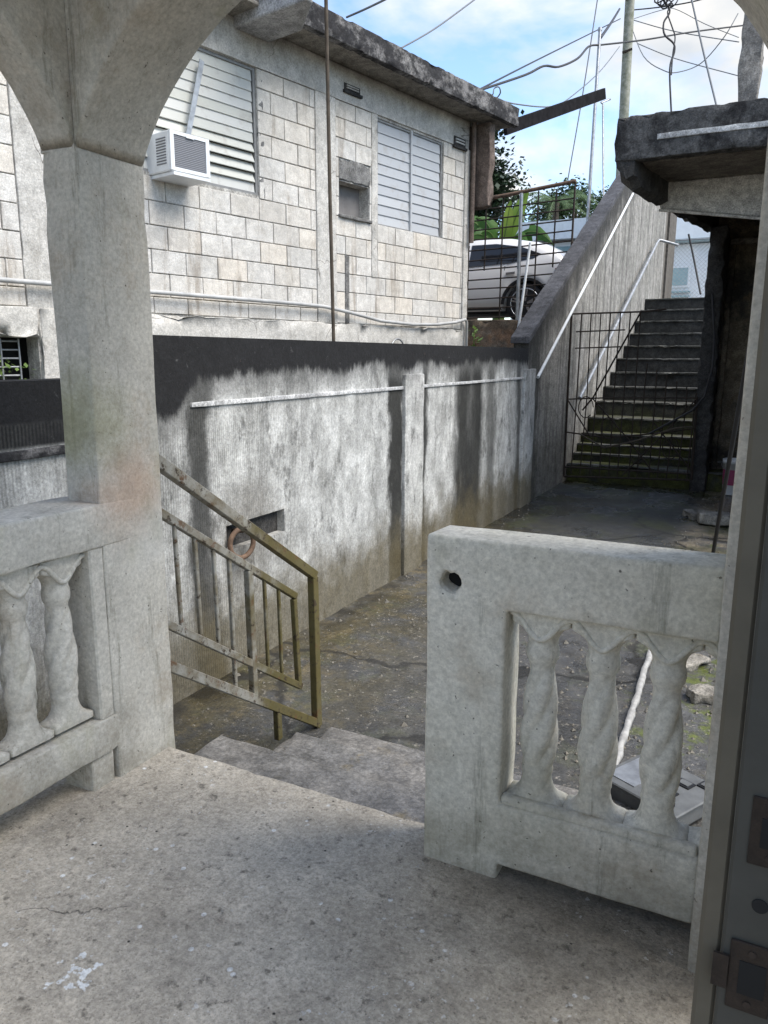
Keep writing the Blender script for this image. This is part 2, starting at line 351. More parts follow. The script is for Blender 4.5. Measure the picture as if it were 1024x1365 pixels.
def wall_stains(g, c, combed=True):
    zj = g.math('ADD', g.math('ADD', g.z, g.map(g.y, 3.1, 3.35, 0.22, 0.0)), g.math('ADD', g.mul(g.math('SUBTRACT', g.noise(1.1, 5, 0.6, g.vec((0.3, 1, 0.2), (0, 5.2, 0))), 0.5), 0.40), g.mul(g.math('SUBTRACT', g.noise(9, 8, 0.75, g.vec((0.3, 1, 0.35))), 0.5), 0.22)))
    black = g.map(zj, 1.36, 1.44)
    black = g.math('MAXIMUM', black, g.mul(g.map(g.y, 2.62, 2.5), g.map(g.z, 1.09, 1.12)))
    st = g.noise(1.0, 8, 0.7, g.vec((3, 7.5, 0.5)))
    st2 = g.noise(1.0, 6, 0.6, g.vec((1, 2.1, 0.5), (0, 4, 1)))
    grey = g.map(g.noise(3.2, 8, 0.7, g.vec((1, 1.4, 0.8), (0, 2, 0))), 0.38, 0.62)
    c = g.mix(g.mul(grey, 0.6), c, (0.25, 0.25, 0.235))
    c = g.mix(g.mul(g.map(g.noise(5.0, 8, 0.75, g.vec((1, 1.2, 0.7), (0, 6, 3))), 0.52, 0.66), 0.7), c, (0.07, 0.07, 0.065))
    # dark runs below the cap, beside the piers
    runs = g.mul(g.map(st, 0.47, 0.62), g.map(g.z, 0.2, 1.35, 0.35, 0.9))
    c = g.mix(g.mul(runs, 0.42), c, (0.085, 0.085, 0.08))
    wob = g.math('ADD', g.y, g.mul(g.math('SUBTRACT', g.noise(2.0, 8, 0.7, g.vec((1, 1, 0.6))), 0.5), 0.45))
    for yc, hw, soft, am in ((3.33, 0.05, 0.10, 0.9), (5.80, 0.09, 0.09, 1.0), (6.40, 0.02, 0.10, 0.95), (7.55, 0.28, 0.22, 1.0), (8.25, 0.05, 0.2, 0.7), (9.30, 0.03, 0.1, 0.8), (9.97, 0.10, 0.12, 0.92)) if combed else ((9.95, 0.02, 0.1, 0.8),):
        m = g.band(wob, yc, hw, soft)
        c = g.mix(g.mul(m, g.map(st2, 0.2, 0.45, 0.75, 1.0), am), c, (0.03, 0.03, 0.028))
    c = g.mix(g.mul(g.map(g.math('ADD', g.z, g.mul(g.noise(4, 6, 0.65), -0.7)), -0.55, -0.05, 1, 0), 0.85), c, (0.105, 0.085, 0.045))
    c = g.mix(g.mul(g.blob((-2.85, 3.75, 0.42), 0.1, 0.5, 0.25), 0.6), c, (0.09, 0.075, 0.055))
    c = g.mix(g.mul(g.map(zj, 1.22, 1.38), 0.62), c, (0.13, 0.13, 0.125))
    bl = g.mix(g.map(g.noise(22, 6, 0.7), 0.62, 0.74), (0.018, 0.018, 0.019), (0.10, 0.10, 0.10))
    c = g.mix(black, c, bl)
    c = g.mix(g.mul(g.map(g.noise(11, 5, 0.7, g.vec((1, 1, 1), (1, 1, 1))), 0.70, 0.74), g.map(g.z, 1.3, 1.45), 0.8), c, (0.26, 0.16, 0.11))
    return c
def ex_bwall(g, c):
    c = wall_stains(g, c)
    q = g.n('ShaderNodeTexWave', wave_type='BANDS', bands_direction='Y'); g.put(g.pos, q.inputs[0]); q.inputs['Scale'].default_value = 17; q.inputs['Distortion'].default_value = 1.2; q.inputs['Detail'].default_value = 2
    rib = g.mul(q.outputs['Fac'], g.map(g.z, 1.22, 1.20)); g.bump(rib, 0.3, 0.006)
    c = g.mix(g.mul(g.math('SUBTRACT', 1.0, rib), g.map(g.z, 1.22, 1.20), g.map(g.noise(2.5, 5), 0.4, 0.65), 0.38), c, (0.10, 0.10, 0.09))
    return c
M_bwall = concrete('boundary_wall_stucco', (0.74, 0.74, 0.715), (0.60, 0.60, 0.58), (0.2, 0.19, 0.17), 0.35, extra=ex_bwall, bump=0.5, grime=0.45, grain=0.7)
def ex_pier(g, c): return wall_stains(g, c, False)
M_pier = concrete('boundary_pier_plaster', (0.70, 0.70, 0.67), (0.58, 0.57, 0.55), (0.2, 0.19, 0.17), 0.35, extra=ex_pier, bump=0.4, grime=0.4, grain=0.7)
M_ledge = concrete('ledge_white', (0.74, 0.74, 0.73), (0.5, 0.5, 0.5), (0.16, 0.16, 0.15), 0.45, bump=0.3)
def ex_swall(g, c):
    st = g.noise(1.0, 8, 0.7, g.vec((3, 7, 0.42), (0, 1, 0)))
    c = g.mix(g.mul(g.map(st, 0.42, 0.66), 0.75), c, (0.06, 0.057, 0.05))
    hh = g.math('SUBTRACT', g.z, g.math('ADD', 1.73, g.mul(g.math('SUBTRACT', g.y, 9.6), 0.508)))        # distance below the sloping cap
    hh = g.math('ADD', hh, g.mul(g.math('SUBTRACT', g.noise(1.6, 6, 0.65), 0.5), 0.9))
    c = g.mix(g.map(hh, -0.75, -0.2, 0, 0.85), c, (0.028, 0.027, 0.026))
    c = g.mix(g.mul(g.band(g.math('ADD', g.y, g.mul(g.noise(2, 5), 0.5)), 10.15, 0.1, 0.25), 0.8), c, (0.04, 0.04, 0.036))
    c = g.mix(g.mul(g.map(g.math('ADD', g.z, g.mul(g.noise(2.5, 6), -0.8)), -0.5, 0.3, 1, 0), 0.55), c, (0.10, 0.085, 0.06))
    c = g.mix(g.mul(g.map(g.y, 20.8, 21.2), 0.75), c, (0.09, 0.075, 0.06))
    return c
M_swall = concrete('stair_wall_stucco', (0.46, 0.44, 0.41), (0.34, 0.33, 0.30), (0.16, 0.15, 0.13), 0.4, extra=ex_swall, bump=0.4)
M_cap = concrete('stair_wall_cap', (0.12, 0.12, 0.13), (0.065, 0.065, 0.07), (0.03, 0.03, 0.03), 0.6, bump=0.4)
def ex_stair(g, c):
    top = g.map(g.nz, 0.6, 0.9)
    c = g.mix(top, c, g.mix(g.map(g.noise(8, 6, 0.7), 0.3, 0.7), (0.075, 0.072, 0.066), (0.04, 0.04, 0.036)))
    c = g.mix(g.mul(g.map(g.z, 0.9, 0.0), g.map(g.noise(4, 6), 0.3, 0.6)), c, (0.08, 0.085, 0.025))
    return c
M_stair = concrete('stair_concrete', (0.065, 0.064, 0.06), (0.04, 0.04, 0.037), (0.022, 0.022, 0.02), 0.5, extra=ex_stair, bump=0.6)
# neighbour house
def ex_mortar(g, c):
    c = g.mix(g.mul(g.map(g.noise(1.0, 7, 0.7, g.vec((7, 7, 0.6))), 0.54, 0.72), 0.4), c, (0.20, 0.18, 0.15))
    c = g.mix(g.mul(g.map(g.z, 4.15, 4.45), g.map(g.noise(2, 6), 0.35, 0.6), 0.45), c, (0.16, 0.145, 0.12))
    cr = g.voro(1.6, g.mix(0.1, g.vec((1, 1, 0.8)), g.n('ShaderNodeTexNoise').outputs['Color']), 'DISTANCE_TO_EDGE')
    c = g.mix(g.mul(g.map(cr, 0, 0.007, 1, 0), g.map(g.noise(1.9, 3), 0.52, 0.6), 0.8), c, (0.09, 0.08, 0.07))
    return c
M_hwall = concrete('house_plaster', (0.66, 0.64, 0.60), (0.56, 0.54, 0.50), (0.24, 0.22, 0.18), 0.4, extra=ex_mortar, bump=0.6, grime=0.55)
M_mortar = concrete('house_mortar', (0.60, 0.58, 0.54), (0.52, 0.50, 0.46), (0.13, 0.115, 0.09), 0.5, bump=0.7)
def ex_block(g, c):
    r = g.rand()
    c = g.mix(g.map(r, 0.35, 1.0, 0, 0.45, False), c, (0.68, 0.60, 0.49))
    r2 = g.math('FRACT', g.mul(r, 7.31))
    c = g.mix(g.map(r2, 0.5, 1.0, 0, 0.5, False), c, (0.50, 0.49, 0.465))
    c = g.mix(g.mul(g.map(g.noise(1.0, 7, 0.7, g.vec((6, 6, 0.7))), 0.54, 0.68), 0.55), c, (0.24, 0.19, 0.14))
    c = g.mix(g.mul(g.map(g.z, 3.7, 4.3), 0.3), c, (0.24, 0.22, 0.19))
    return c
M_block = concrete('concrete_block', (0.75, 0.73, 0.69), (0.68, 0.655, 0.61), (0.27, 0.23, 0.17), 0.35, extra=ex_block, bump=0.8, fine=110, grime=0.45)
def ex_fascia(g, c):
    c = g.mix(g.map(g.noise(3.5, 8, 0.72, g.vec((1, 1, 1.6))), 0.40, 0.56), c, (0.035, 0.034, 0.036))
    return g.mix(g.mul(g.map(g.noise(1, 6, 0.7, g.vec((12, 12, 1))), 0.55, 0.7), 0.6), c, (0.03, 0.03, 0.03))
M_fascia = concrete('roof_fascia', (0.32, 0.31, 0.30), (0.22, 0.21, 0.21), (0.06, 0.06, 0.06), 0.7, extra=ex_fascia, bump=0.7)
M_soffit = concrete('eave_soffit', (0.36, 0.335, 0.29), (0.27, 0.25, 0.215), (0.10, 0.085, 0.07), 0.7, streak=0.2, bump=0.5)
M_grey_plaster = concrete('grey_plaster', (0.46, 0.46, 0.46), (0.40, 0.40, 0.40), (0.25, 0.25, 0.24), 0.3, bump=0.3)
M_cement = concrete('cement_patch', (0.27, 0.265, 0.255), (0.21, 0.205, 0.2), (0.14, 0.14, 0.13), 0.5, bump=1.0)
M_brown_end = concrete('brown_plaster', (0.23, 0.185, 0.155), (0.17, 0.13, 0.11), (0.10, 0.075, 0.06), 0.6, streak=0.3, bump=0.5)
def slat_mat(name, a, b):
    g = G(name, 0.5, 0.0, 0.4); r = g.rand()
    c = g.mix(g.map(r, 0, 1, 0, 1, False), a, b)
    c = g.mix(g.mul(g.map(g.noise(5, 7, 0.7), 0.52, 0.68), 0.45), c, (0.30, 0.27, 0.24)); g.col(c); g.bump(g.noise(30, 3), 0.08, 0.003); return g.m
M_slat1 = slat_mat('louvre_ivory', (0.47, 0.47, 0.42), (0.53, 0.53, 0.50))
M_slat2 = slat_mat('louvre_aluminium', (0.44, 0.455, 0.47), (0.38, 0.395, 0.415))
M_frame = plain('window_frame', (0.24, 0.24, 0.235), 0.5, var=0.4)
M_wood_dark = plain('weathered_wood', (0.02, 0.019, 0.021), 0.9, var=0.5, bump=0.3, spec=0.05)
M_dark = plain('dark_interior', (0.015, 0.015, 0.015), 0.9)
M_glass_dark = plain('niche_board', (0.20, 0.19, 0.185), 0.7, var=0.3)
M_white_pl = plain('white_plastic', (0.72, 0.74, 0.75), 0.45, var=0.15)
M_pvc = plain('grey_pvc', (0.50, 0.50, 0.49), 0.45, var=0.35, scale=5)
M_coil = G('ac_coil', 0.6)
def _coil(g):
    q = g.n('ShaderNodeTexWave', wave_type='BANDS', bands_direction='Z'); g.put(g.pos, q.inputs[0]); q.inputs['Scale'].default_value = 22
    g.col(g.mix(q.outputs['Fac'], (0.10, 0.105, 0.12), (0.20, 0.205, 0.22))); g.bump(q.outputs['Fac'], 0.5, 0.004); return g.m
M_coil = _coil(M_coil)
M_galv = plain('galvanised_steel', (0.42, 0.43, 0.44), 0.42, 0.6, var=0.4, scale=12)
M_rust = plain('rusty_rod', (0.045, 0.032, 0.024), 0.85, var=0.5, scale=20, bump=0.2)
M_rustpipe = plain('rusty_pipe', (0.19, 0.12, 0.08), 0.85, var=0.6, scale=16, bump=0.3)
def _rail():
    g = G('railing_paint', 0.6, 0.0, 0.35)
    c = g.mix(g.map(g.noise(9, 7, 0.7), 0.36, 0.62), (0.30, 0.29, 0.255), (0.17, 0.145, 0.10))
    c = g.mix(g.map(g.math('ADD', g.mul(g.y, 1.0), g.mul(g.noise(6, 6), 0.9)), 2.95, 3.3, 0, 0.92), c, g.mix(g.noise(20, 5), (0.065, 0.055, 0.014), (0.12, 0.095, 0.03)))
    c = g.mix(g.map(g.noise(26, 6, 0.75), 0.55, 0.63), c, (0.05, 0.035, 0.022))
    c = g.mix(g.map(g.noise(13, 6, 0.75, g.vec((1, 1, 1), (4, 1, 1))), 0.56, 0.64, 0, 0.8), c, (0.115, 0.06, 0.028))
    g.col(c); g.bump(g.noise(45, 5), 0.4, 0.004); return g.m
M_rail = _rail()
# right building
def ex_dark(g, c):
    c = g.mix(g.map(g.noise(3.3, 8, 0.7), 0.42, 0.62), c, (0.028, 0.027, 0.028))
    return c
M_parapet = concrete('parapet_mould', (0.20, 0.195, 0.19), (0.10, 0.10, 0.10), (0.03, 0.03, 0.03), 0.8, extra=ex_dark, bump=0.8)
M_rotten = concrete('broken_concrete', (0.09, 0.085, 0.08), (0.045, 0.045, 0.045), (0.02, 0.02, 0.02), 0.8, bump=1.0)
M_xbeam = concrete('white_beam', (0.62, 0.60, 0.56), (0.50, 0.48, 0.45), (0.3, 0.27, 0.22), 0.25, bump=0.2)
M_rsoffit = concrete('balcony_soffit', (0.24, 0.215, 0.18), (0.15, 0.13, 0.11), (0.05, 0.045, 0.04), 0.8, bump=0.5)
def ex_rwall(g, c):
    c = g.mix(g.map(g.noise(1.5, 7, 0.65), 0.44, 0.64), c, (0.035, 0.032, 0.028))
    return g.mix(g.mul(g.map(g.noise(4, 6, 0.7, g.vec((1, 1, 1), (1, 5, 1))), 0.55, 0.68), 0.6), c, (0.13, 0.09, 0.05))
M_rwall = concrete('mouldy_wall', (0.24, 0.19, 0.13), (0.16, 0.135, 0.10), (0.02, 0.02, 0.018), 0.7, extra=ex_rwall, bump=0.6)
M_brokenpost = concrete('bare_post', (0.36, 0.34, 0.31), (0.27, 0.25, 0.23), (0.12, 0.11, 0.1), 0.5, bump=0.7)
M_soil = concrete('bare_soil', (0.13, 0.095, 0.06), (0.10, 0.075, 0.05), (0.05, 0.04, 0.03), 0.5, bump=0.8)
M_drive = concrete('driveway_concrete', (0.24, 0.23, 0.21), (0.18, 0.17, 0.155), (0.10, 0.09, 0.08), 0.5, bump=0.4)
def ex_ret(g, c): return g.mix(g.map(g.z, 1.84, 1.93, 0.0, 0.7), g.mix(g.map(g.noise(4, 7, 0.7), 0.4, 0.6), c, (0.30, 0.19, 0.12)), (0.10, 0.09, 0.07))
M_retain = concrete('retaining_wall', (0.30, 0.255, 0.20), (0.22, 0.185, 0.145), (0.09, 0.075, 0.06), 0.6, streak=0.6, extra=ex_ret, bump=0.8)
M_leaf_dark = plain('leaf_dark', (0.022, 0.045, 0.018), 0.5, var=0.4, scale=3)
M_leaf_mid = plain('leaf_mid', (0.07, 0.12, 0.045), 0.5, var=0.45, scale=3)
def leafmat(name, a, b, tr=0.35):
    g = G(name, 0.5, 0, 0.35); c = g.mix(g.map(g.noise(1.7, 4), 0.35, 0.65), a, b); g.col(c)
    t = g.n('ShaderNodeBsdfTranslucent'); g.put(c, t.inputs[0]); ms = g.n('ShaderNodeMixShader'); ms.inputs[0].default_value = tr
    g.nt.links.new(g.b.outputs[0], ms.inputs[1]); g.nt.links.new(t.outputs[0], ms.inputs[2])
    g.nt.links.new(ms.outputs[0], g.nt.nodes['Material Output'].inputs[0]); return g.m
M_banana = leafmat('banana_leaf', (0.05, 0.125, 0.025), (0.10, 0.20, 0.04))
M_banana2 = leafmat('banana_leaf_young', (0.17, 0.28, 0.04), (0.28, 0.38, 0.07))
M_palm = leafmat('palm_leaf', (0.10, 0.16, 0.075), (0.15, 0.21, 0.10))
M_weed = leafmat('weed_leaf', (0.10, 0.17, 0.04), (0.16, 0.23, 0.06))
M_bark = plain('bark', (0.10, 0.08, 0.06), 0.9, var=0.5, bump=0.4)
M_pole = plain('utility_pole_wood', (0.34, 0.34, 0.29), 0.85, var=0.45, scale=7, bump=0.3, dark=(0.16, 0.17, 0.12))
M_wire = plain('black_cable', (0.03, 0.03, 0.033), 0.6)
M_wire2 = plain('grey_cable', (0.16, 0.17, 0.18), 0.6)
def paint(name, c):
    g = G(name, 0.28, 0.0, 0.5); g.col(c); g.b.inputs['Coat Weight'].default_value = 0.6; g.b.inputs['Coat Roughness'].default_value = 0.06; return g.m
M_carpaint = paint('car_paint_white', (0.76, 0.735, 0.71))
M_carglass = plain('car_glass', (0.012, 0.013, 0.015), 0.06, var=0.1, spec=0.6)
M_tyre = plain('tyre', (0.016, 0.016, 0.017), 0.8)
M_rim = plain('alloy_rim', (0.65, 0.65, 0.66), 0.25, 0.9, var=0.1)
M_black = plain('black_trim', (0.02, 0.02, 0.021), 0.45)
M_red = plain('tail_lamp', (0.20, 0.01, 0.012), 0.15)
M_farwhite = plain('far_house_white', (0.74, 0.77, 0.80), 0.7, var=0.08)
M_farblue = plain('far_window_glass', (0.25, 0.38, 0.42), 0.2, var=0.2)
M_farroof = plain('far_roof_edge', (0.22, 0.28, 0.28), 0.6)
M_tin = plain('pale_roof_sheet', (0.62, 0.68, 0.74), 0.45, var=0.12)
M_jamb = plain('jamb_shade_paint', (0.060, 0.060, 0.053), 0.6, var=0.2, scale=14, bump=0.15)  # dark albedo carries the doorway's shade, which open sky would wash out
M_jamb2 = plain('jamb_beige', (0.11, 0.097, 0.072), 0.65, var=0.25, scale=9, bump=0.15)
M_plate = plain('rusted_plate', (0.035, 0.024, 0.017), 0.8, 0.0, var=0.5, scale=40, bump=0.4)
M_bucket = plain('bucket_white', (0.70, 0.70, 0.68), 0.45, var=0.15)
M_bucketlabel = plain('bucket_label', (0.36, 0.06, 0.14), 0.5, var=0.3, scale=14)
M_boxgrey = plain('meter_box_grey', (0.15, 0.155, 0.155), 0.55, var=0.4, scale=8)
M_whitestrip = plain('white_strip', (0.40, 0.39, 0.37), 0.8, var=0.4, scale=22, bump=0.4)
M_stone = concrete('rubble', (0.40, 0.37, 0.32), (0.28, 0.26, 0.22), (0.12, 0.1, 0.08), 0.5, bump=0.9)
M_nosing = concrete('worn_nosing', (0.17, 0.168, 0.155), (0.09, 0.09, 0.08), (0.05, 0.05, 0.04), 0.6, bump=0.5)
M_grit = plain('grit_stone', (0.22, 0.20, 0.165), 0.9, var=0.6, scale=20)
M_room = plain('room_paint', (0.30, 0.29, 0.27), 0.9, var=0.1)

# ------------------------------------------------------------------ ground and terrain
def struct(mb, name, mat, **k): return tag(mb.build(name, mat, **k), kind='structure')
def sheet(x0, x1, y0, y1, z, nx, ny, amp=0.0, freq=1.0, slope=None):
    m = MB(); V = []
    for j in range(ny + 1):
        for i in range(nx + 1):
            x = x0 + (x1 - x0) * i / nx; y = y0 + (y1 - y0) * j / ny
            zz_ = z + (slope(x, y) if slope else 0)
            if amp: zz_ += amp * (noise.noise(Vector((x * freq, y * freq, 0))) + 0.5 * noise.noise(Vector((x * freq * 3, y * freq * 3, 4))))
            V.append((x, y, zz_))
    return m.add(V, [(j * (nx + 1) + i, j * (nx + 1) + i + 1, (j + 1) * (nx + 1) + i + 1, (j + 1) * (nx + 1) + i) for j in range(ny) for i in range(nx)], True)
struct(sheet(-600, 600, -600, 600, -0.75, 4, 4), 'ground', M_soil)
struct(sheet(-2.9, 3.2, 2.0, 12.4, -0.425, 120, 200, 0.012, 2.2), 'yard_ground', M_yard)
struct(MB().box(-5.5, -3.04, -3, 10.2, -0.7, 0.55), 'side_passage', M_drive)
struct(sheet(-3.1, -2.14, -3.0, 2.02, -0.43, 20, 60, 0.012, 2.2), 'side_ground', M_soil)
struct(MB().box(-60, -3.06, 11.52, 90, -0.7, 2.04), 'driveway', M_drive)
struct(MB().box(-3.04, 40, 19.3, 90, -0.7, 2.76), 'upper_ground', M_drive)

# ------------------------------------------------------------------ porch
fl = MB().gbox(-2.18, 3.0, -0.5, 2.06, -0.40, 0.0, 0.04, 0.010, 0.004, 6.0, 0.012)
struct(fl, 'porch_floor', M_floor)
st = thing('entry_steps', 'low worn concrete steps leading down from the porch floor to the yard', 'steps', (-1.3, 2.6, -0.425))
for (x0, x1, y0, y1, z0, z1) in ((-2.06, -0.55, 2.05, 2.45, -0.5, -0.15), (-1.93, -0.45, 2.40, 2.85, -0.5, -0.29), (-1.90, -0.35, 2.80, 3.13, -0.5, -0.385)):
    MB().gbox(x0, x1, y0, y1, z0, z1, 0.05, 0.012, 0.003, 3.0, 0.008).build('step', M_steps, st)

porch = thing('porch', 'off-white plastered porch front with arched openings and square column', 'porch', (-2.0, 1.9, 0))
MB().gbox(-2.14, -1.985, 1.80, 2.095, -0.42, 2.13, 0.08, 0.012, 0.004, 3.0, 0.01).build('column', M_porch, porch)
ARC = [(0.0, 2.125), (0.015, 2.16), (0.045, 2.21), (0.09, 2.275), (0.14, 2.33), (0.20, 2.39), (0.27, 2.45), (0.36, 2.51), (0.47, 2.565), (0.60, 2.61), (0.75, 2.645), (0.86, 2.658), (0.96, 2.662)]
def arch(name, axis, face0, span, t0, t1, top, mat):
    """arched wall: opening runs along axis from face0 by span; thickness t0..t1 on the other horizontal axis"""
    prof = [(d, z) for d, z in ARC] ; prof += [(1.92 - d, z) for d, z in reversed(ARC[:-1])]
    prof = [(d * abs(span) / 1.92, z) for d, z in prof]
    sg = 1 if span > 0 else -1
    m = MB(); V = []; F = []
    ts = [t0, t0 + 0.01, t1 - 0.01, t1]; dz = [0.012, 0, 0, 0.012]
    def P(a, t, z): return (a, t, z) if axis == 0 else (t, a, z)
    n = len(prof)
    cols = []
    for d, z in prof:
        row = [P(face0 + sg * d, t0, top)] + [P(face0 + sg * d, t, z + e + 0.004 * noise.noise(Vector((d * 5, t * 5, z)))) for t, e in zip(ts, dz)] + [P(face0 + sg * d, t1, top)]
        cols.append(row)
    k = len(cols[0]); V = [p for r in cols for p in r]
    for i in range(n - 1):
        for j in range(k):
            l = (j + 1) % k; F.append((i * k + j, i * k + l, (i + 1) * k + l, (i + 1) * k + j))
    F.append(tuple(range(k))); F.append(tuple((n - 1) * k + j for j in range(k)))
    m.add(V, F, True)
    ob = m.build(name, mat, porch)
    for p in ob.data.polygons: p.use_smooth = abs(p.normal.z) > 0.3 and len(p.vertices) == 4
    return ob
arch('front_arch', 0, -1.985, 1.92, 1.803, 2.092, 3.0, M_porch)
arch('side_arch', 1, 1.803, -1.92, -2.137, -1.988, 3.0, M_porch)
MB().box(-2.137, -1.988, 1.803, 2.092, 2.12, 3.0).build('corner_pier_head', M_porch, porch)
MB().gbox(-0.065, 0.16, 1.80, 2.095, -0.42, 2.13, 0.1, 0.012, 0.003, 3.0).build('column', M_porch, porch)
MB().box(-0.065, 3.2, 1.803, 2.092, 2.131, 3.0).build('front_beam', M_porch, porch)
MB().box(-2.35, 3.2, 0.85, 2.30, 3.0, 3.16).build('unseen_roof_strip', M_porch, porch)  # unseen roof strip, depth set to shade the arches
MB().box(-2.35, -1.85, -1.0, 0.848, 3.0, 3.16).build('unseen_roof_strip', M_porch, porch)  # unseen strip; roof left open beside it to let light onto the floor
# the house whose doorway we stand in
hm = thing('porch_house', 'house wall with the open doorway the porch is seen from', 'house', (0.1, 0.5, 0))
MB().box(0.185, 3.0, 0.66, 0.84, 0.0, 2.998).build('front_wall', M_room, hm)

# balusters --------------------------------------------------------
def baluster_mesh():
    prof = [(.236, .0822), (.256, .0822), (.262, .067), (.272, .056), (.290, .0475), (.310, .0425), (.325, .0415), (.335, .044), (.345, .0445), (.355, .0425), (.40, .047), (.44, .049), (.50, .0475), (.56, .0425), (.62, .0365), (.650, .0345), (.665, .037),
            (.680, .0440), (.695, .0462), (.710, .0445), (.722, .0405), (.738, .0420), (.752, .0475), (.765, .0560), (.775, .066), (.782, .0755), (.787, .0822), (.824, .0822)]
    seg = 32; rings = []
    zs = []
    for (a, ra), (b, rb_) in zip(prof, prof[1:]):
        n = max(1, int((b - a) / 0.009)); zs += [(a + (b - a) * q / n, ra + (rb_ - ra) * q / n) for q in range(n)]
    zs.append(prof[-1])
    for z, r in zs:
        shaft = max(0.0, min(1.0, (z - .355) / .03)) * max(0.0, min(1.0, (.655 - z) / .03))
        sq = max(0.0, min(1.0, (r - 0.047) / 0.03))
        ring = []
        for k in range(seg):
            a = 2 * math.pi * k / seg
            e = 1.0 - 0.80 * sq
            ca, sa = math.cos(a), math.sin(a)
            cx = math.copysign(abs(ca) ** e, ca); sy = math.copysign(abs(sa) ** e, sa)
            tw = 1 + 0.30 * shaft * (abs(math.cos(2 * (a - z * 11.5))) ** 0.7 - 0.62)
            ring.append(Vector((cx * r * tw, sy * min(r, 0.045) * tw, z)))
        rings.append([p + noise.noise_vector(p * 14) * 0.0018 for p in ring])
    return rings
def scallop(x0, x1, op, f):                               # wavy bead over the arched openings; f maps (u, z) to a point
    n = int((x1 - x0) / 0.008)
    return [f(x0 + (x1 - x0) * i / n, 0.772 + 0.030 * math.cos(2 * math.pi * (x0 + (x1 - x0) * i / n - op) / 0.165) + 0.010 * abs(math.cos(math.pi * (x0 + (x1 - x0) * i / n - op) / 0.165))) for i in range(n + 1)]
BAL = baluster_mesh()
RM = Matrix.Rotation(R(90), 3, 'Z')
b2 = thing('balustrade', 'concrete balustrade with square end post right of the porch steps', 'balustrade', (-0.4, 1.96, 0))
MB().holed(-0.835, -0.063, -0.02, 1.012, [(-0.60, -0.063, 0.238, 0.822), (-0.60, -0.063, -0.02, 0.045)], 2.06, 0.155, 0, 0.05).build('frame', M_bal, b2, merge=True, bevel=0.011, bseg=2, rough=(0.004, 5.0), smooth=True)
fr = [o for o in b2.children if o.name.startswith('frame')][0]
cut = MB().loft([[Vector((-0.762 + r_ * (1 + .35 * noise.noise(Vector((k * .9, 0, 2)))) * math.cos(k * math.pi / 8), y_, 0.882 + r_ * .92 * (1 + .4 * noise.noise(Vector((k * 1.1, 3, 1)))) * math.sin(k * math.pi / 8))) for k in range(16)] for y_, r_ in ((1.86, .037), (1.902, .035), (1.92, .030), (2.01, .029))], smooth=False).build('cutter', M_bal, b2)
bo = fr.modifiers.new('hole', 'BOOLEAN'); bo.object = cut; bo.operation = 'DIFFERENCE'; bo.solver = 'EXACT'
bpy.context.view_layer.update()
fr.data = bpy.data.meshes.new_from_object(fr.evaluated_get(bpy.context.evaluated_depsgraph_get()))
fr.modifiers.clear(); bpy.data.objects.remove(cut)
mb = MB()
mb.gbox(-0.60, -0.07, 1.918, 1.95, 0.225, 0.262, 0.05, 0.012, 0.003, 7.0); mb.build('base_moulding', M_bal, b2)
first = None
for i, cx in enumerate((-0.512, -0.347, -0.182, -0.017)):
    if first is None:
        m = MB().loft([[p + Vector((cx, 1.985, 0)) for p in r] for r in BAL]); first = m.build('baluster', M_bal, b2)
    else: copy_part(first, b2, (cx + 0.512, 0, 0))
MB().tube(scallop(-0.595, -0.065, -0.4295, lambda u, z: (u, 1.944, z)), 0.0095, 8).build('scallop_moulding', M_bal, b2)
MB().box(-0.81, -0.715, 1.965, 2.0, 0.84, 0.925).build('hole_shade_fill', M_dark, b2)['label'] = 'dark plate put in as shade inside the broken hole near the top of the post'  # dark back plate supplies the shade the shallow hole lacks

b1 = thing('balustrade', 'concrete balustrade left of the column with two twisted balusters in view', 'balustrade', (-2.06, 1.3, 0))
MB().gbox(-2.20, -1.9845, 0.0, 1.96, 0.86, 1.012, 0.06, 0.011, 0.004, 5.0, 0.015).build('top_rail', M_porch, b1)
MB().gbox(-2.17, -1.9845, 0.0, 1.96, 0.115, 0.25, 0.06, 0.011, 0.004, 5.0, 0.015).build('bottom_rail', M_porch, b1)
MB().box(-2.15, -1.99, 1.742, 1.803, 0.245, 0.865).build('end_return', M_porch, b1, bevel=0.006)
MB().gbox(-2.14, -1.995, 1.69, 1.79, -0.01, 0.12, 0.05, 0.008, 0.003).build('foot', M_porch, b1)
first = None
for cy in (1.655, 1.490, 1.325, 1.160, 0.995):
    if first is None:
        m = MB().loft([[RM @ p + Vector((-2.06, cy, 0.03)) for p in r] for r in BAL]); first = m.build('baluster', M_porch, b1); fy = cy
    else: copy_part(first, b1, (0, cy - fy, 0))

MB().tube(scallop(0.2, 1.745, 1.5725, lambda u, z: (-2.018, u, z + .03)), 0.0095, 8).build('scallop_moulding', M_porch, b1)
# iron handrail ----------------------------------------------------
hr = thing('iron_handrail', 'rusty square-tube handrail sloping down beside the entry steps', 'handrail', (-1.99, 2.8, -0.29))
X0 = -2.008
def rb(name, a, b, wd, ht=None): return MB().bar((X0, a[0], a[1]), (X0, b[0], b[1]), wd, ht).build(name, M_rail, hr, bevel=0.003)
rb('top_rail', (2.085, 1.125), (3.16, 0.405), 0.042, 0.045)
rb('end_post', (3.148, 0.40), (3.165, -0.425), 0.04, 0.045)
rb('inner_top_rail', (2.08, 0.935), (2.985, 0.345), 0.03, 0.032)
rb('inner_end_post', (2.97, 0.335), (3.0, -0.125), 0.027)
rb('inner_bottom_rail', (2.08, 0.50), (3.015, -0.14), 0.03, 0.032)
rb('bottom_rail', (2.085, 0.325), (3.18, -0.42), 0.036, 0.042)
def zt(y): return 0.935 + (y - 2.08) * (0.345 - 0.935) / (2.985 - 2.08) - 0.015
def zb(y): return 0.50 + (y - 2.08) * (-0.64) / 0.935 + 0.012
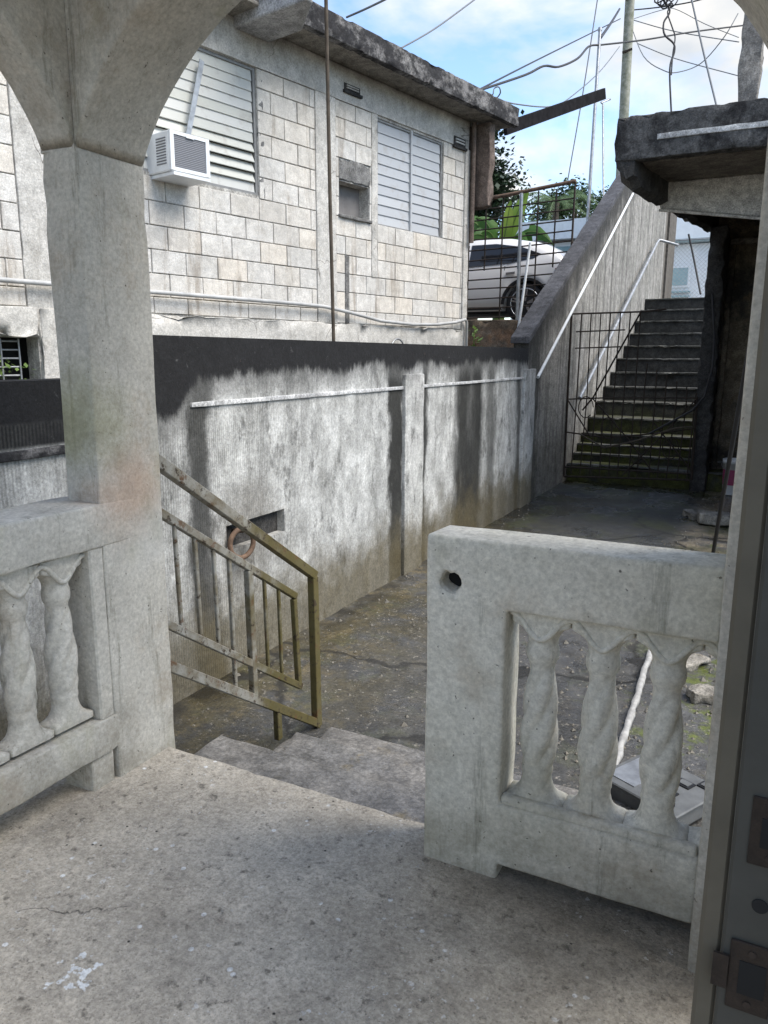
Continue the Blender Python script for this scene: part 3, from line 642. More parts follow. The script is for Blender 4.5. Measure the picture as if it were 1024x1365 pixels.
def zbb(y): return 0.325 + (y - 2.085) * (-0.745) / 1.095 + 0.012
for y_, wd, full in ((2.17, .016, 0), (2.28, .018, 0), (2.39, .016, 0), (2.49, .018, 1), (2.62, .032, 1), (2.735, .016, 0), (2.845, .016, 0)):
    rb('baluster', (y_, zt(y_)), (y_ + 0.012, (zbb if full else zb)(y_ + 0.012)), wd, wd)
rb('foot', (2.81, -0.16), (2.815, -0.335), 0.030, 0.034)

# ------------------------------------------------------------------ boundary wall
bw = thing('boundary_wall', 'stained grey stucco boundary wall with black mouldy top and white ledge lines', 'wall', (-2.95, 6, -0.43))
MB().holed(2.60, 9.62, -0.7, 1.60, [(3.52, 4.13, 0.345, 0.50)], -2.85, 0.2).build('wall_panel', M_bwall, bw, merge=True)
MB().box(-3.0, -2.91, 3.50, 4.16, 0.33, 0.52).build('recess_back', M_rotten, bw)
for y0, y1 in ((5.93, 6.32), (9.40, 9.88)):
    MB().gbox(-2.9, -2.815, y0, y1, -0.5, 1.345, 0.1, 0.012, 0.005, 4.0, 0.01).build('pilaster', M_pier, bw)
for y0, y1 in ((3.25, 5.93), (6.32, 9.40)):
    MB().gbox(-2.9, -2.836, y0 + 0.002, y1 - 0.002, 1.218, 1.246, 0.10, 0.004, 0.0006, 5.0, 0.004).build('ledge', M_ledge, bw)
MB().box(-3.05, -2.85, -3.0, 2.598, -0.7, 1.39).build('low_wall', M_bwall, bw)
MB().gbox(-2.9, -2.83, -3.0, 2.59, 1.06, 1.10, 0.2, 0.006, 0.002).build('ledge', M_fascia, bw)
rg_ = thing('pipe_ring', 'rusty pipe ring sticking out of the recess in the boundary wall', 'pipe', (-2.8, 3.6, 0.39))
tor = [(-2.80 + 0.02 * math.cos(2 * math.pi * k / 28), 3.60 + 0.088 * math.cos(2 * math.pi * k / 28), 0.385 + 0.09 * math.sin(2 * math.pi * k / 28)) for k in range(28)]
MB().tube(tor, 0.016, 8, closed=True).build('ring', M_rustpipe, rg_)
MB().bar((-2.90, 3.66, 0.44), (-2.80, 3.64, 0.46), 0.03).build('shank', M_rustpipe, rg_)

# ------------------------------------------------------------------ stair wall and stairs
sw = thing('stair_wall', 'tall streaked grey wall with a sloping dark cap beside the staircase', 'wall', (-2.95, 14, -0.43))
def ztop(y): return min(1.73 + (y - 9.6) * 0.508, 5.2)
ys = [9.62, 16.43, 22.6]
MB().prism([(9.622, -0.7), (22.6, -0.7), (22.6, 5.2), (16.43, 5.2), (9.622, ztop(9.622) - 0.04)], 0, -3.05, -2.852).build('wall_panel', M_swall, sw)
m = MB(); V = []
for y_ in [9.56 + 0.25 * i for i in range(28)] + [16.43]:
    for x_, dz in ((-3.075, -0.05), (-3.075, 0.035), (-2.825, 0.035), (-2.825, -0.05)):
        p = Vector((x_, y_, ztop(y_) + dz)); V.append(p + noise.noise_vector(p * 3) * 0.008)
n_ = len(V) // 4
m.add(V, [(0, 1, 2, 3), tuple(4 * (n_ - 1) + k for k in (3, 2, 1, 0))] + [(4 * i + k, 4 * i + (k + 1) % 4, 4 * (i + 1) + (k + 1) % 4, 4 * (i + 1) + k) for i in range(n_ - 1) for k in range(4)])
m.build('cap', M_cap, sw, bevel=0.008)
MB().box(-2.852, -2.80, 21.3, 22.6, 2.7, 5.2).build('end_pilaster', M_swall, sw)
pp = MB().tube([(-2.82, 9.98, 1.23), (-2.82, 13.0, 2.90), (-2.82, 16.0, 4.56)], 0.022, 8).build('white_pipe', M_white_pl)
tag(pp, 'thin white pipe running up the stair wall under its sloping cap', 'pipe')
h2 = thing('stair_handrail', 'galvanised pipe handrail climbing the stair wall above the gate', 'handrail', (-2.75, 12.2, 0.4))
MB().tube([(-2.74, 12.1, 0.86), (-2.74, 18.95, 4.02), (-2.72, 19.08, 4.10), (-2.66, 19.12, 4.09), (-2.30, 19.13, 3.97)], 0.032, 8).build('rail', M_galv, h2)
for y_, z_ in ((13.2, 1.33), (16.0, 2.62), (18.6, 3.82)):
    MB().tube([(-2.86, y_, z_ - 0.05), (-2.74, y_, z_)], 0.014, 6).build('bracket', M_galv, h2)
stair = thing('staircase', 'dark mossy concrete staircase rising behind the wire gate', 'staircase', (-1.9, 12, -0.43))
NOS = [(11.95, -0.15), (12.37, -0.03), (12.60, 0.10), (12.85, 0.25), (13.32, 0.48), (13.92, 0.72), (14.46, 0.96), (15.06, 1.21), (15.67, 1.46), (16.28, 1.71), (16.87, 1.97), (17.42, 2.24), (17.98, 2.50), (18.57, 2.77)]
for i, (y_, z_) in enumerate(NOS):
    y2 = NOS[i + 1][0] + 0.05 if i + 1 < len(NOS) else 19.32
    MB().gbox(-2.853, 0.2, y_, y2, z_ - 0.55, z_, 0.16, 0.015, 0.008, 3.0, 0.03).build('step', M_stair, stair)

for y_, z_ in NOS:
    MB().gbox(-2.845, 0.19, y_ - 0.022, y_ + 0.05, z_ - 0.03, z_ + 0.008, 0.07, 0.008, 0.006, 7.0, 0.03).build('nosing', M_nosing, stair)

# ------------------------------------------------------------------ wire gate
gt = thing('wire_gate', 'bent rusty iron rod gate closing the foot of the staircase', 'gate', (-1.95, 11.75, -0.4))
GY = 11.72
def rod(name, pts, r=0.011): return MB().tube([(p[0], GY + (p[2] if len(p) > 2 else 0), p[1]) for p in pts], r, 6).build(name, M_rust, gt)
rod('stile', [(-2.84, 2.12), (-2.83, -0.33)], 0.016)
rod('stile', [(-1.0, 0.95), (-0.98, -0.25)], 0.016)
rod('rail', [(-2.84, 2.12), (-1.82, 2.13), (-1.50, 2.16)], 0.014)
rod('rail', [(-2.83, 0.86), (-2.2, 0.90), (-1.0, 0.93)], 0.012)
rod('rail', [(-2.84, 0.36), (-2.2, 0.30), (-1.4, 0.42), (-1.0, 0.50)], 0.012)
rod('rail', [(-2.83, -0.18), (-1.0, -0.16)], 0.014)
rod('rail', [(-2.83, -0.33), (-1.0, -0.25)], 0.016)
rod('crosspiece', [(-2.76, 1.86), (-2.05, 1.88)]); rod('crosspiece', [(-2.76, 1.62), (-2.10, 1.64)])
for i in range(13):
    x_ = -2.69 + i * 0.14; top = 2.12 if i < 7 else 1.4 - 0.08 * (i - 7)
    rod('bar', [(x_, top), (x_ + random.uniform(-.02, .02), 0.9), (x_ - 0.02 + random.uniform(-.02, .02), -0.28)], 0.0095)
rod('brace', [(-1.85, 2.12), (-2.45, 0.90), (-2.6, 0.7)], 0.014); rod('brace', [(-2.83, 0.86, -.03), (-2.45, 0.3, -.03)], 0.011); rod('brace', [(-2.45, 0.88, -.03), (-1.9, 0.3, -.02), (-1.5, -0.2)], 0.011)
rod('brace', [(-1.95, -0.25, -.02), (-1.45, 0.35, -.03), (-1.0, 0.92, -.02)], 0.011); rod('brace', [(-1.55, 0.55, -.02), (-1.0, -0.1, -.02)], 0.011)
for k, (x_, z_) in enumerate(((-2.55, 0.75), (-2.2, 0.45), (-1.75, 0.1), (-1.3, 0.2))):
    rod('scroll', [(x_ + 0.11 * math.cos(a * .5) , z_ + 0.16 * math.sin(a * .5), -.01) for a in range(0, 12)], 0.008)
bb = MB().tube([(-2.62, 11.62, 0.36), (-2.22, 11.6, 0.16), (-1.75, 11.6, 0.30), (-1.25, 11.62, 0.50), (-1.02, 11.64, 0.53)], 0.013, 6).build('bent_pipe', M_bark); tag(bb, 'bent thin metal pipe caught across the lower half of the gate', 'pipe')

# ------------------------------------------------------------------ neighbour house (local frame: x outwards, y along the wall)
HA = -math.atan(0.2)
hs = thing('block_house', 'unfinished concrete block house with louvred windows and black stained eave', 'house', (-6.0, 0, 0), HA)
W1 = (5.30, 6.63, 3.03, 4.17); W2 = (8.47, 9.81, 2.99, 4.15); SWN = (7.80, 8.32, 3.02, 3.37); OPN = (2.6, 4.27, 1.0, 1.63)
V1 = (7.88, 8.14, 4.29, 4.36); V2 = (10.02, 10.29, 4.17, 4.28)
def hb(mb, name, mat, parent=None, **k): return mb.build(name, mat, parent or hs, local=True, **k)
hb(MB().holed(-4, 10.40, 0.3, 4.54, [W1, W2, SWN, OPN], 0.0, 0.18), 'wall', M_mortar, merge=True)
hb(MB().box(-6, -4.0, -4, 10.40, 0.3, 0.4), 'floor_slab', M_dark)
hb(MB().box(-6, -0.181, 10.2, 10.398, 0.4, 4.54), 'end_wall', M_brown_end)
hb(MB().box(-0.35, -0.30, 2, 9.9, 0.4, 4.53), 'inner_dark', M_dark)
# plaster: lintel band, columns, plinth, jambs
hb(MB().gbox(-0.1, 0.022, -4, 10.395, 4.175, 4.52, 0.15, 0.006, 0.005, 4.0), 'lintel_band', M_hwall)
hb(MB().gbox(-0.1, 0.026, 7.43, 7.745, 1.84, 4.174, 0.08, 0.008, 0.006, 5.0, 0.012), 'concrete_column', M_hwall)
hb(MB().gbox(-0.1, 0.026, 4.20, 4.50, 1.63, 4.174, 0.08, 0.008, 0.006, 5.0, 0.012), 'concrete_column', M_hwall)
hb(MB().gbox(-0.1, 0.035, 10.30, 10.42, 0.6, 4.174, 0.08, 0.008, 0.006, 5.0, 0.01), 'concrete_column', M_hwall)
hb(MB().gbox(-0.1, 0.05, 4.275, 10.30, 0.6, 1.855, 0.10, 0.012, 0.012, 3.0, 0.05), 'plinth', M_hwall)
hb(MB().gbox(-0.1, 0.05, -4, 4.27, 1.632, 1.855, 0.10, 0.012, 0.012, 3.0, 0.05), 'plinth', M_hwall)
hb(MB().gbox(-0.1, 0.018, 8.36, 8.468, 2.40, 4.174, 0.08, 0.006, 0.006, 5.0, 0.02), 'jamb_plaster', M_hwall)
hb(MB().gbox(-0.1, 0.018, 7.80, 8.34, 3.375, 3.62, 0.05, 0.02, 0.012, 9.0, 0.05), 'cement_patch', M_cement)
hb(MB().gbox(-0.1, 0.016, 7.89, 7.955, 1.86, 2.60, 0.05, 0.01, 0.012, 12.0, 0.03), 'mortar_seam', M_cement)
# blocks, one by one
clips = [W1, W2, SWN, (7.43, 7.745, 0, 9), (4.20, 4.50, 0, 9), (10.30, 11, 0, 9), (8.36, 8.47, 2.40, 5), (7.80, 8.34, 3.37, 3.62), (7.89, 7.955, 1.8, 2.60)]
cache = {}; nb = 0
rows = [(1.858, 2.0)] + [(2.0 + .2 * i, 2.2 + .2 * i) for i in range(11)]
rows[-1] = (4.0, 4.172)
for ri, (za, zb_) in enumerate(rows):
    off = (5.63 if ri % 2 == 0 else 5.81) % 0.365
    segs = []
    k = 0
    edges = [3.0 + off % 0.365 + 0.365 * i for i in range(21)]
    for a, b in zip(edges, edges[1:]):
        parts = [(max(a, 3.2), min(b, 10.30))]
        for c in clips:
            if c[2] < zb_ - 0.05 and c[3] > za + 0.05:
                new = []
                for p, q in parts:
                    if q <= c[0] or p >= c[1]: new.append((p, q))
                    else:
                        if p < c[0]: new.append((p, c[0]))
                        if q > c[1]: new.append((c[1], q))
                parts = new
        segs += [p for p in parts if p[1] - p[0] > 0.03]
    for a, b in segs:
        L = round(b - a, 3); h = round(zb_ - za, 3); key = (L, h)
        j = 0.0045
        if key in cache:
            o = cache[key].copy(); COL.objects.link(o); o.parent = hs; o.location = (random.uniform(-.003, .003), a + L / 2, za + h / 2)
        else:
            mb = MB().box(-0.06, 0.013, -L / 2 + j, L / 2 - j, -h / 2 + j, h / 2 - j)
            o = hb(mb, 'block', M_block, bevel=0.0035); o.location = (0, a + L / 2, za + h / 2); cache[key] = o
        o.rotation_euler = (random.uniform(-.006, .006), random.uniform(-.01, .01), random.uniform(-.006, .006)); nb += 1
# roof slab, fascia, end cap
rf = hb(MB().gbox(-6, 0.36, -6, 10.95, 4.525, 4.56, 0.5, 0.006, 0.003), 'roof', M_soffit)
hb(MB().gbox(0.362, 0.45, 6.72, 10.95, 4.505, 4.735, 0.05, 0.008, 0.004, 2.5, 0.02), 'fascia', M_fascia, rf)
hb(MB().box(-6, 0.36, -6, 10.93, 4.562, 4.66), 'roof_slab', M_fascia, rf)
hb(MB().prism([(6.36, 0.0), (6.36, 0.93), (6.45, 0.93), (6.80, 0.46), (6.80, 0.0)][::-1] and [(0.0, 6.36), (0.93, 6.36), (0.93, 6.45), (0.46, 6.80), (0.0, 6.80)], 2, 4.43, 4.85), 'canopy_end', M_grey_plaster, rf, bevel=0.02, bseg=2)
hb(MB().gbox(-0.35, 0.30, 10.46, 10.60, 3.45, 4.50, 0.12, 0.02, 0.02, 3.0, 0.06), 'side_buttress', M_brown_end)
# windows
def louvre(rect, n, cols, mat, label, tilt, name='window'):
    y0, y1, z0, z1 = rect
    wdo = hb(MB().box(-0.06, -0.01, y0, y0 + 0.03, z0, z1).box(-0.06, -0.01, y1 - 0.03, y1, z0, z1).box(-0.06, -0.012, y0 + .03, y1 - .03, z0, z0 + 0.025).box(-0.06, -0.012, y0 + .03, y1 - .03, z1 - 0.025, z1), name, M_frame)
    wdo['label'] = label
    hh = (z1 - z0 - 0.05) / n; wy = (y1 - y0 - 0.06) / cols
    for c in range(cols):
        src = None
        for i in range(n):
            o = hb(MB().box(-0.006, 0.006, -wy / 2 + 0.006, wy / 2 - 0.006, -hh * 0.56, hh * 0.56), 'slat', mat, wdo, bevel=0.003) if src is None else None
            if o is None: o = src.copy(); COL.objects.link(o); o.parent = wdo
            src = src or o
            o.location = (-0.03, y0 + 0.03 + wy * (c + 0.5), z0 + 0.025 + hh * (i + 0.5)); o.rotation_euler = (0, tilt(i), 0)
    if cols == 2: hb(MB().box(-0.03, 0.004, (y0 + y1) / 2 - 0.016, (y0 + y1) / 2 + 0.016, z0, z1), 'mullion', M_slat2, wdo)
    return wdo
w1 = louvre(W1, 12, 1, M_slat1, 'ivory louvred window with its lower slats open', lambda i: R(-26) if 1 <= i <= 4 else R(-7))
louvre(W2, 10, 2, M_slat2, 'blue-grey aluminium louvred window in two columns', lambda i: R(-6))
hb(MB().gbox(-0.06, 0.012, 6.635, 6.70, 3.0, 4.17, 0.04, 0.01, 0.018, 13.0, 0.05), 'jamb_rough', M_cement)
hb(MB().bar((0.03, 5.97, 4.05), (0.05, 5.74, 3.30), 0.05, 0.006, (1, 0, 0)), 'brace_strip', M_galv)
hb(MB().box(-0.17, -0.14, 7.79, 8.33, 3.0, 3.4), 'niche_board', M_glass_dark)
hb(MB().gbox(-0.12, 0.045, 7.78, 8.34, 2.985, 3.022, 0.08, 0.008, 0.006, 6, 0.02), 'niche_sill', M_cement)
for (a, b, c, d) in (V1, V2):
    v = hb(MB().box(0.0, 0.03, a, b, c, d).box(0.02, 0.05, a - .02, b + .02, c - .03, c), 'vent', M_rotten)
    for t in (0.3, 0.62): hb(MB().box(0.03, 0.042, a + .03, b - .03, c + (d - c) * t, c + (d - c) * (t + .16)), 'vent_slat', M_hwall, v)
# lower-left opening with iron grille
gr = hb(MB().box(-0.12, -0.1, 2.7, 4.2, 1.05, 1.06), 'grille', M_galv)
for i in range(9): hb(MB().tube([(-0.10, 2.7, 1.08 + 0.065 * i), (-0.10, 4.16, 1.08 + 0.065 * i)], 0.008, 5), 'grille_bar', M_galv, gr)
for i in range(6): hb(MB().tube([(-0.09, 4.16 - 0.14 * i, 1.05), (-0.09, 4.16 - 0.14 * i, 1.62)], 0.008, 5), 'grille_bar', M_galv, gr)

pw = thing('shrub', 'small green shrub in the low opening of the block house', 'plant', (-6 + .2 * 3.75, 3.75, 0.55))
m = MB(); leaf_cl = random.Random(6)
for _ in range(420):
    p = Vector((-5.16 + leaf_cl.gauss(0, .10), 3.62 + leaf_cl.gauss(0, .20), 1.25 + leaf_cl.gauss(0, .16))); d = Vector((leaf_cl.uniform(-1, 1), leaf_cl.uniform(-1, 1), leaf_cl.uniform(-.5, 1))).normalized(); u = d.cross(Vector((.2, .1, 1))).normalized(); L = leaf_cl.uniform(.03, .07)
    m.add([p, p + d * L * .5 + u * L * .3, p + d * L, p + d * L * .5 - u * L * .3], [(0, 1, 2, 3)])
m.build('foliage', M_weed, pw); MB().tube([(-5.16, 3.62, 0.55), (-5.16, 3.62, 1.25)], .012, 6).build('stem', M_bark, pw)
# things fixed on the neighbour house (world coordinates through the house frame)
HM = Matrix.Translation((-6, 0, 0)) @ Matrix.Rotation(HA, 4, 'Z')
def H(o, a, z): return HM @ Vector((o, a, z))
ac = thing('air_conditioner', 'white window air conditioner with dark coil under the ivory louvres', 'air conditioner', H(0.1, 5.58, 3.0), HA)
def ab(m, name, mat, parent=None, **k): return m.build(name, mat, parent or ac, local=True, **k)
ab(MB().box(-0.25, 0.19, -0.205, 0.205, 0.0, 0.32), 'casing', M_white_pl, bevel=0.012, bseg=2)
ab(MB().box(0.191, 0.20, -0.165, 0.165, 0.035, 0.29), 'coil', M_coil, bevel=0.003)
f = ab(MB().box(0.19, 0.208, -0.203, -0.165, 0.01, 0.318).box(0.19, 0.208, 0.165, 0.203, 0.01, 0.318).box(0.19, 0.206, -0.165, 0.165, 0.29, 0.318).box(0.19, 0.206, -0.165, 0.165, 0.008, 0.036).box(0.19, 0.212, -0.04, 0.04, 0.283, 0.30), 'frame', M_white_pl)
for i in range(10): ab(MB().box(0.02, 0.15, -0.209, -0.204, 0.06 + 0.022 * i, 0.07 + 0.022 * i), 'side_louvre', M_coil)
ab(MB().box(-0.2, 0.22, -0.19, 0.19, -0.03, -0.004), 'base_pan', M_white_pl)
pts = [(-2, 2.06), (2.5, 2.05), (4.0, 2.035), (5.4, 2.033), (6.2, 2.031), (7.0, 2.028), (7.46, 2.02), (7.9, 1.975), (8.44, 1.905), (9.1, 1.883), (9.6, 1.90), (10.05, 1.942), (10.30, 1.99), (10.36, 1.95), (10.37, 1.5)]
tag(MB().tube([H(0.085 if a < 10.34 else 0.07, a, z) for a, z in pts], 0.02, 8).build('conduit_pipe', M_pvc), 'grey plastic pipe sagging along the foot of the block house', 'pipe')
ms = MB().tube([H(0.62, 7.04, 0.5), H(0.62, 6.98, 3), H(0.62, 6.93, 6.2)], 0.018, 8).build('mast_pipe', M_bark); tag(ms, 'thin brown upright pipe passing in front of the block house eave', 'pipe')
dp = MB().tube([H(0.09, 10.40, 3.0), H(0.09, 10.40, 4.5)], 0.03, 8).build('downpipe', M_brown_end); tag(dp, 'short brown downpipe under the far end of the block house eave', 'pipe')
arc_ = [H(0.12, 8.73 + 0.14 * math.cos(t), 1.55 + 0.15 * math.sin(t)) for t in [math.pi * k / 10 for k in range(11)]]
tag(MB().tube(arc_, 0.012, 6).build('wire_hoop', M_galv), 'small wire hoop showing above the boundary wall top', 'hoop')
pk = thing('roof_plank', 'dark weathered plank reaching from the eave corner to the metal mast', 'plank', (-3.98, 11.85, 4.8))
MB().bar((-4.02, 11.85, 4.85), (-3.35, 15.45, 6.24), 0.06, 0.185).build('board', M_wood_dark, pk, bevel=0.006)

# ------------------------------------------------------------------ right-hand building with balcony
rbd = thing('balcony_building', 'mould blackened concrete building with overhanging balcony on the right', 'building', (-0.5, 11, -0.43))
MB().gbox(-1.70, 3.2, 8.50, 8.66, 3.45, 3.872, 0.06, 0.012, 0.005, 3.0, 0.03).build('parapet', M_parapet, rbd)
MB().gbox(-1.30, 3.2, 8.488, 8.53, 3.615, 3.668, 0.12, 0.004, 0.003, 6.0, 0.01).build('painted_stripe', M_ledge, rbd)
m = MB(); V = []; N_ = 34
for i in range(N_ + 1):
    t = i / N_; y_ = 8.52 + t * 3.75; xl = -1.69 + t * 0.55
    chipz = 0.06 * noise.noise(Vector((y_ * 3, 1, 2))); 
    base = 3.20 if t > 0.04 else 3.28
    for x_, z_ in ((xl, base + 0.10 + chipz), (xl - 0.01, 3.62), (xl, 3.86), (xl + 0.17, 3.86), (xl + 0.19, 3.6), (xl + 0.19, base + 0.04), (xl + 0.12, base + chipz * 0.4)):
        p = Vector((x_, y_, z_)); V.append(p + noise.noise_vector(p * 6) * 0.035 + noise.noise_vector(p * 17) * 0.012)
k_ = 7
m.add(V, [tuple(range(k_)), tuple(N_ * k_ + j for j in range(k_))[::-1]] + [(i * k_ + j, i * k_ + (j + 1) % k_, (i + 1) * k_ + (j + 1) % k_, (i + 1) * k_ + j) for i in range(N_) for j in range(k_)])
m.build('side_beam', M_rotten, rbd)['label'] = 'broken crumbling side beam of the balcony'
MB().box(-1.45, 3.2, 8.66, 12.6, 3.45, 3.60).build('balcony_slab', M_rsoffit, rbd)
MB().prism([(-1.42, 3.449), (-1.40, 3.17), (-0.28, 2.99), (3.0, 2.99), (3.0, 3.449)], 1, 9.70, 9.88).build('cross_beam', M_xbeam, rbd, bevel=0.01)
MB().box(-1.40, -0.3, 9.66, 9.70, 3.135, 3.16, Matrix.Translation((-1.4, 0, 3.15)) @ Matrix.Rotation(R(9.1), 4, 'Y') @ Matrix.Translation((1.4, 0, -3.15))).build('beam_lip', M_xbeam, rbd)
MB().gbox(-1.02, 3.2, 12.35, 12.6, -0.6, 3.449, 0.3, 0.02, 0.012, 2.0).build('back_wall', M_rwall, rbd)
MB().gbox(-0.78, -0.70, 12.27, 12.37, -0.45, 3.05, 0.12, 0.02, 0.02, 4.0).build('door_edge', M_rwall, rbd)
MB().gbox(-0.78, 0.8, 12.28, 12.37, 3.05, 3.14, 0.12, 0.02, 0.01, 4.0).build('lintel', M_rsoffit, rbd)
MB().gbox(-1.02, -0.80, 11.80, 12.36, -0.45, 3.25, 0.05, 0.03, 0.035, 7.0, 0.05).build('gate_pier', M_rotten, rbd)
MB().box(0.55, 3.2, 8.7, 12.35, -0.6, 3.449).build('unseen_shade_wall', M_rwall, rbd)  # unseen wall added to keep light out under the balcony
MB().gbox(-0.70, -0.48, 9.9, 10.15, 3.6, 5.6, 0.06, 0.02, 0.03, 5.0, 0.05).build('broken_post', M_brokenpost, rbd)

# ------------------------------------------------------------------ driveway edge, fence, car
rw = MB().gbox(-6.0, -3.06, 11.3, 11.52, -0.7, 2.04, 0.12, 0.02, 0.015, 3.0, 0.04).build('retaining_wall', M_retain); tag(rw, 'low stained retaining wall under the parked car', 'wall')
fc = thing('mesh_fence', 'rusty rod mesh fence with pipe top rail between block house and stair wall', 'fence', (-4.0, 12.6, 2.04))
FY = 12.6
MB().tube([(-5.2, FY, 3.98), (-4.2, FY, 4.06), (-3.09, FY, 4.17)], 0.030, 8).build('top_rail', M_rustpipe, fc)
MB().tube([(-3.12, FY, 2.04), (-3.10, FY, 4.15)], 0.016, 6).build('post', M_rust, fc)
MB().tube([(-3.94, FY - .03, 2.0), (-3.95, FY - .03, 4.06)], 0.030, 8).build('post', M_galv, fc)
for i in range(12):
    z_ = 2.12 + 0.158 * i
    MB().tube([(-5.2, FY, z_ + random.uniform(-.02, .02)), (-4.1, FY + random.uniform(-.03, .03), z_ + 0.02), (-3.11, FY, z_ + 0.06)], 0.012, 5).build('mesh_bar', M_rust, fc)
for i in range(7):
    x_ = -4.85 + 0.29 * i
    MB().tube([(x_, FY + .012, 2.05 if i % 2 == 0 else 2.9), (x_ + .01, FY + .012, 4.08)], 0.013, 5).build('mesh_bar', M_rust, fc)
lp = MB().tube([(-3.50, 11.08, 1.45), (-3.36, 11.2, 3.10)], 0.02, 8).build('leaning_pipe', M_white_pl); tag(lp, 'white pipe leaning upright behind the boundary wall near the car wheel', 'pipe')

car = thing('parked_car', 'white crossover car parked on the raised driveway behind the mesh fence', 'car', (-5.3, 13.95, 2.04))
RX = -3.99; CY0 = 13.12                                   # rear wheel x, near flank y
def cp(x, z): return (RX + x, z + 2.04)
side = [(-3.50, .30), (-3.42, .62), (-3.2, .80), (-2.6, .93), (-2.2, 1.0), (-1.55, 1.40), (-1.0, 1.50), (-0.4, 1.48), (0.15, 1.38), (0.50, 1.20), (0.66, 1.06), (0.80, 0.98), (0.86, .86), (0.84, .62), (0.86, .48), (0.80, .28)]
m = MB(); rings = []
W_ = 1.80
for yy, ins, low in ((0.0, 0.0, 0.0), (0.05, 0.0, 0.0), (W_ - 0.05, 0, 0), (W_, 0, 0)):
    rings.append(yy)
def flank(z):                                             # inward offset of the flank by height
    if z < 0.45: return 0.03
    if z < 0.75: return 0.0
    if z < 1.0: return 0.02 + (z - .75) * 0.10
    return 0.045 + (z - 1.0) * 0.42
secs = []
lowz = [(-3.5, .3)]
NX = 60
def top(x):
    pts_ = side
    for (a, za), (b, zb2) in zip(pts_, pts_[1:]):
        if a <= x <= b and b > a: return za + (zb2 - za) * (x - a) / (b - a)
    return .9
V = []; rr = 0.40
xs = sorted(set([-3.5 + 4.34 * i / 72 for i in range(73)]))
def arch_z(x):
    z = 0.24
    for cx in (0.0, -2.66):
        d = abs(x - cx)
        if d < rr: z = max(z, 0.34 + math.sqrt(max(rr * rr - d * d, 0)))
    return z
for x in xs:
    T = max(top(x), 0.32); A = min(arch_z(x), T - .03)
    levels = [A] + [A + (T - 0.05 - A) * q for q in (0.2, .4, .6, .8, 1.0)]
    endt = max(0, (abs(x + 1.33) - 1.75) / 0.42); inw = 0.16 * min(1, max(0, endt)) ** 2
    row = [(RX + x, CY0 + flank(z) + inw, 2.04 + z) for z in levels]
    row += [(RX + x, CY0 + flank(T) + 0.10 + inw, 2.04 + T - 0.012), (RX + x, CY0 + W_ / 2, 2.04 + T + 0.02)]
    row += [(p[0], 2 * CY0 + W_ - p[1], p[2]) for p in reversed(row[:-1])]
    V.append(row)
m = MB().loft(V, caps=False)
K_ = len(V[0])
body = m.build('body', M_carpaint, car)
MB().box(RX - 3.3, RX + 0.7, CY0 + 0.25, CY0 + W_ - 0.25, 2.04 + 0.20, 2.04 + 0.75).build('underbody', M_black, car)
def glass(poly, name='side_window', mat=M_carglass, d=0.008):
    mm = MB(); a = [(RX + x, CY0 + flank(z) - d, 2.04 + z) for x, z in poly]; b = [(p[0], p[1] + 0.02, p[2]) for p in a]
    n = len(a); mm.add(a + b, [tuple(range(n)), tuple(range(n, 2 * n))[::-1]] + [(i, (i + 1) % n, n + (i + 1) % n, n + i) for i in range(n)]); return mm.build(name, mat, car)
glass([(-2.05, .97), (-1.55, 1.30), (-1.15, 1.37), (-1.10, 1.37), (-1.10, .99)])
glass([(-1.06, .99), (-1.06, 1.375), (-0.6, 1.375), (-0.15, 1.30), (0.22, 1.16), (0.10, 1.09), (-0.3, 1.03)])
glass([(-0.20, .84), (-0.20, .88), (-0.36, .87), (-0.36, .83)], 'door_handle', M_rim, 0.03)
glass([(-0.42, .40), (-0.40, .98), (-0.39, .98), (-0.405, .40)], 'door_gap', M_black, 0.004)
glass([(-1.08, .30), (-1.08, .98), (-1.066, .98), (-1.066, .30)], 'door_gap', M_black, 0.004)
glass([(-2.2, .25), (-2.2, .34), (-0.46, .36), (-0.42, .25)], 'sill_trim', M_black, 0.008)
glass([(0.48, .90), (0.78, .97), (0.80, .93), (0.60, .86)], 'tail_lamp', M_red, 0.012)
m = MB(); ring_o = []; ring_i = []
for k in range(25):
    a = math.pi * k / 24
    ring_o.append((RX + 0.43 * math.cos(a), CY0 - 0.012, 2.04 + 0.34 + 0.43 * math.sin(a))); ring_i.append((RX + 0.385 * math.cos(a), CY0 - 0.012, 2.04 + 0.34 + 0.385 * math.sin(a)))
V = ring_o + ring_i + [(p[0], p[1] + .05, p[2]) for p in ring_o] + [(p[0], p[1] + .05, p[2]) for p in ring_i]
m.add(V, [(i, i + 1, 26 + i, 25 + i) for i in range(24)] + [(i, 50 + i, 51 + i, i + 1) for i in range(24)] + [(25 + i, 26 + i, 76 + i, 75 + i) for i in range(24)])
m.build('arch_trim', M_black, car)
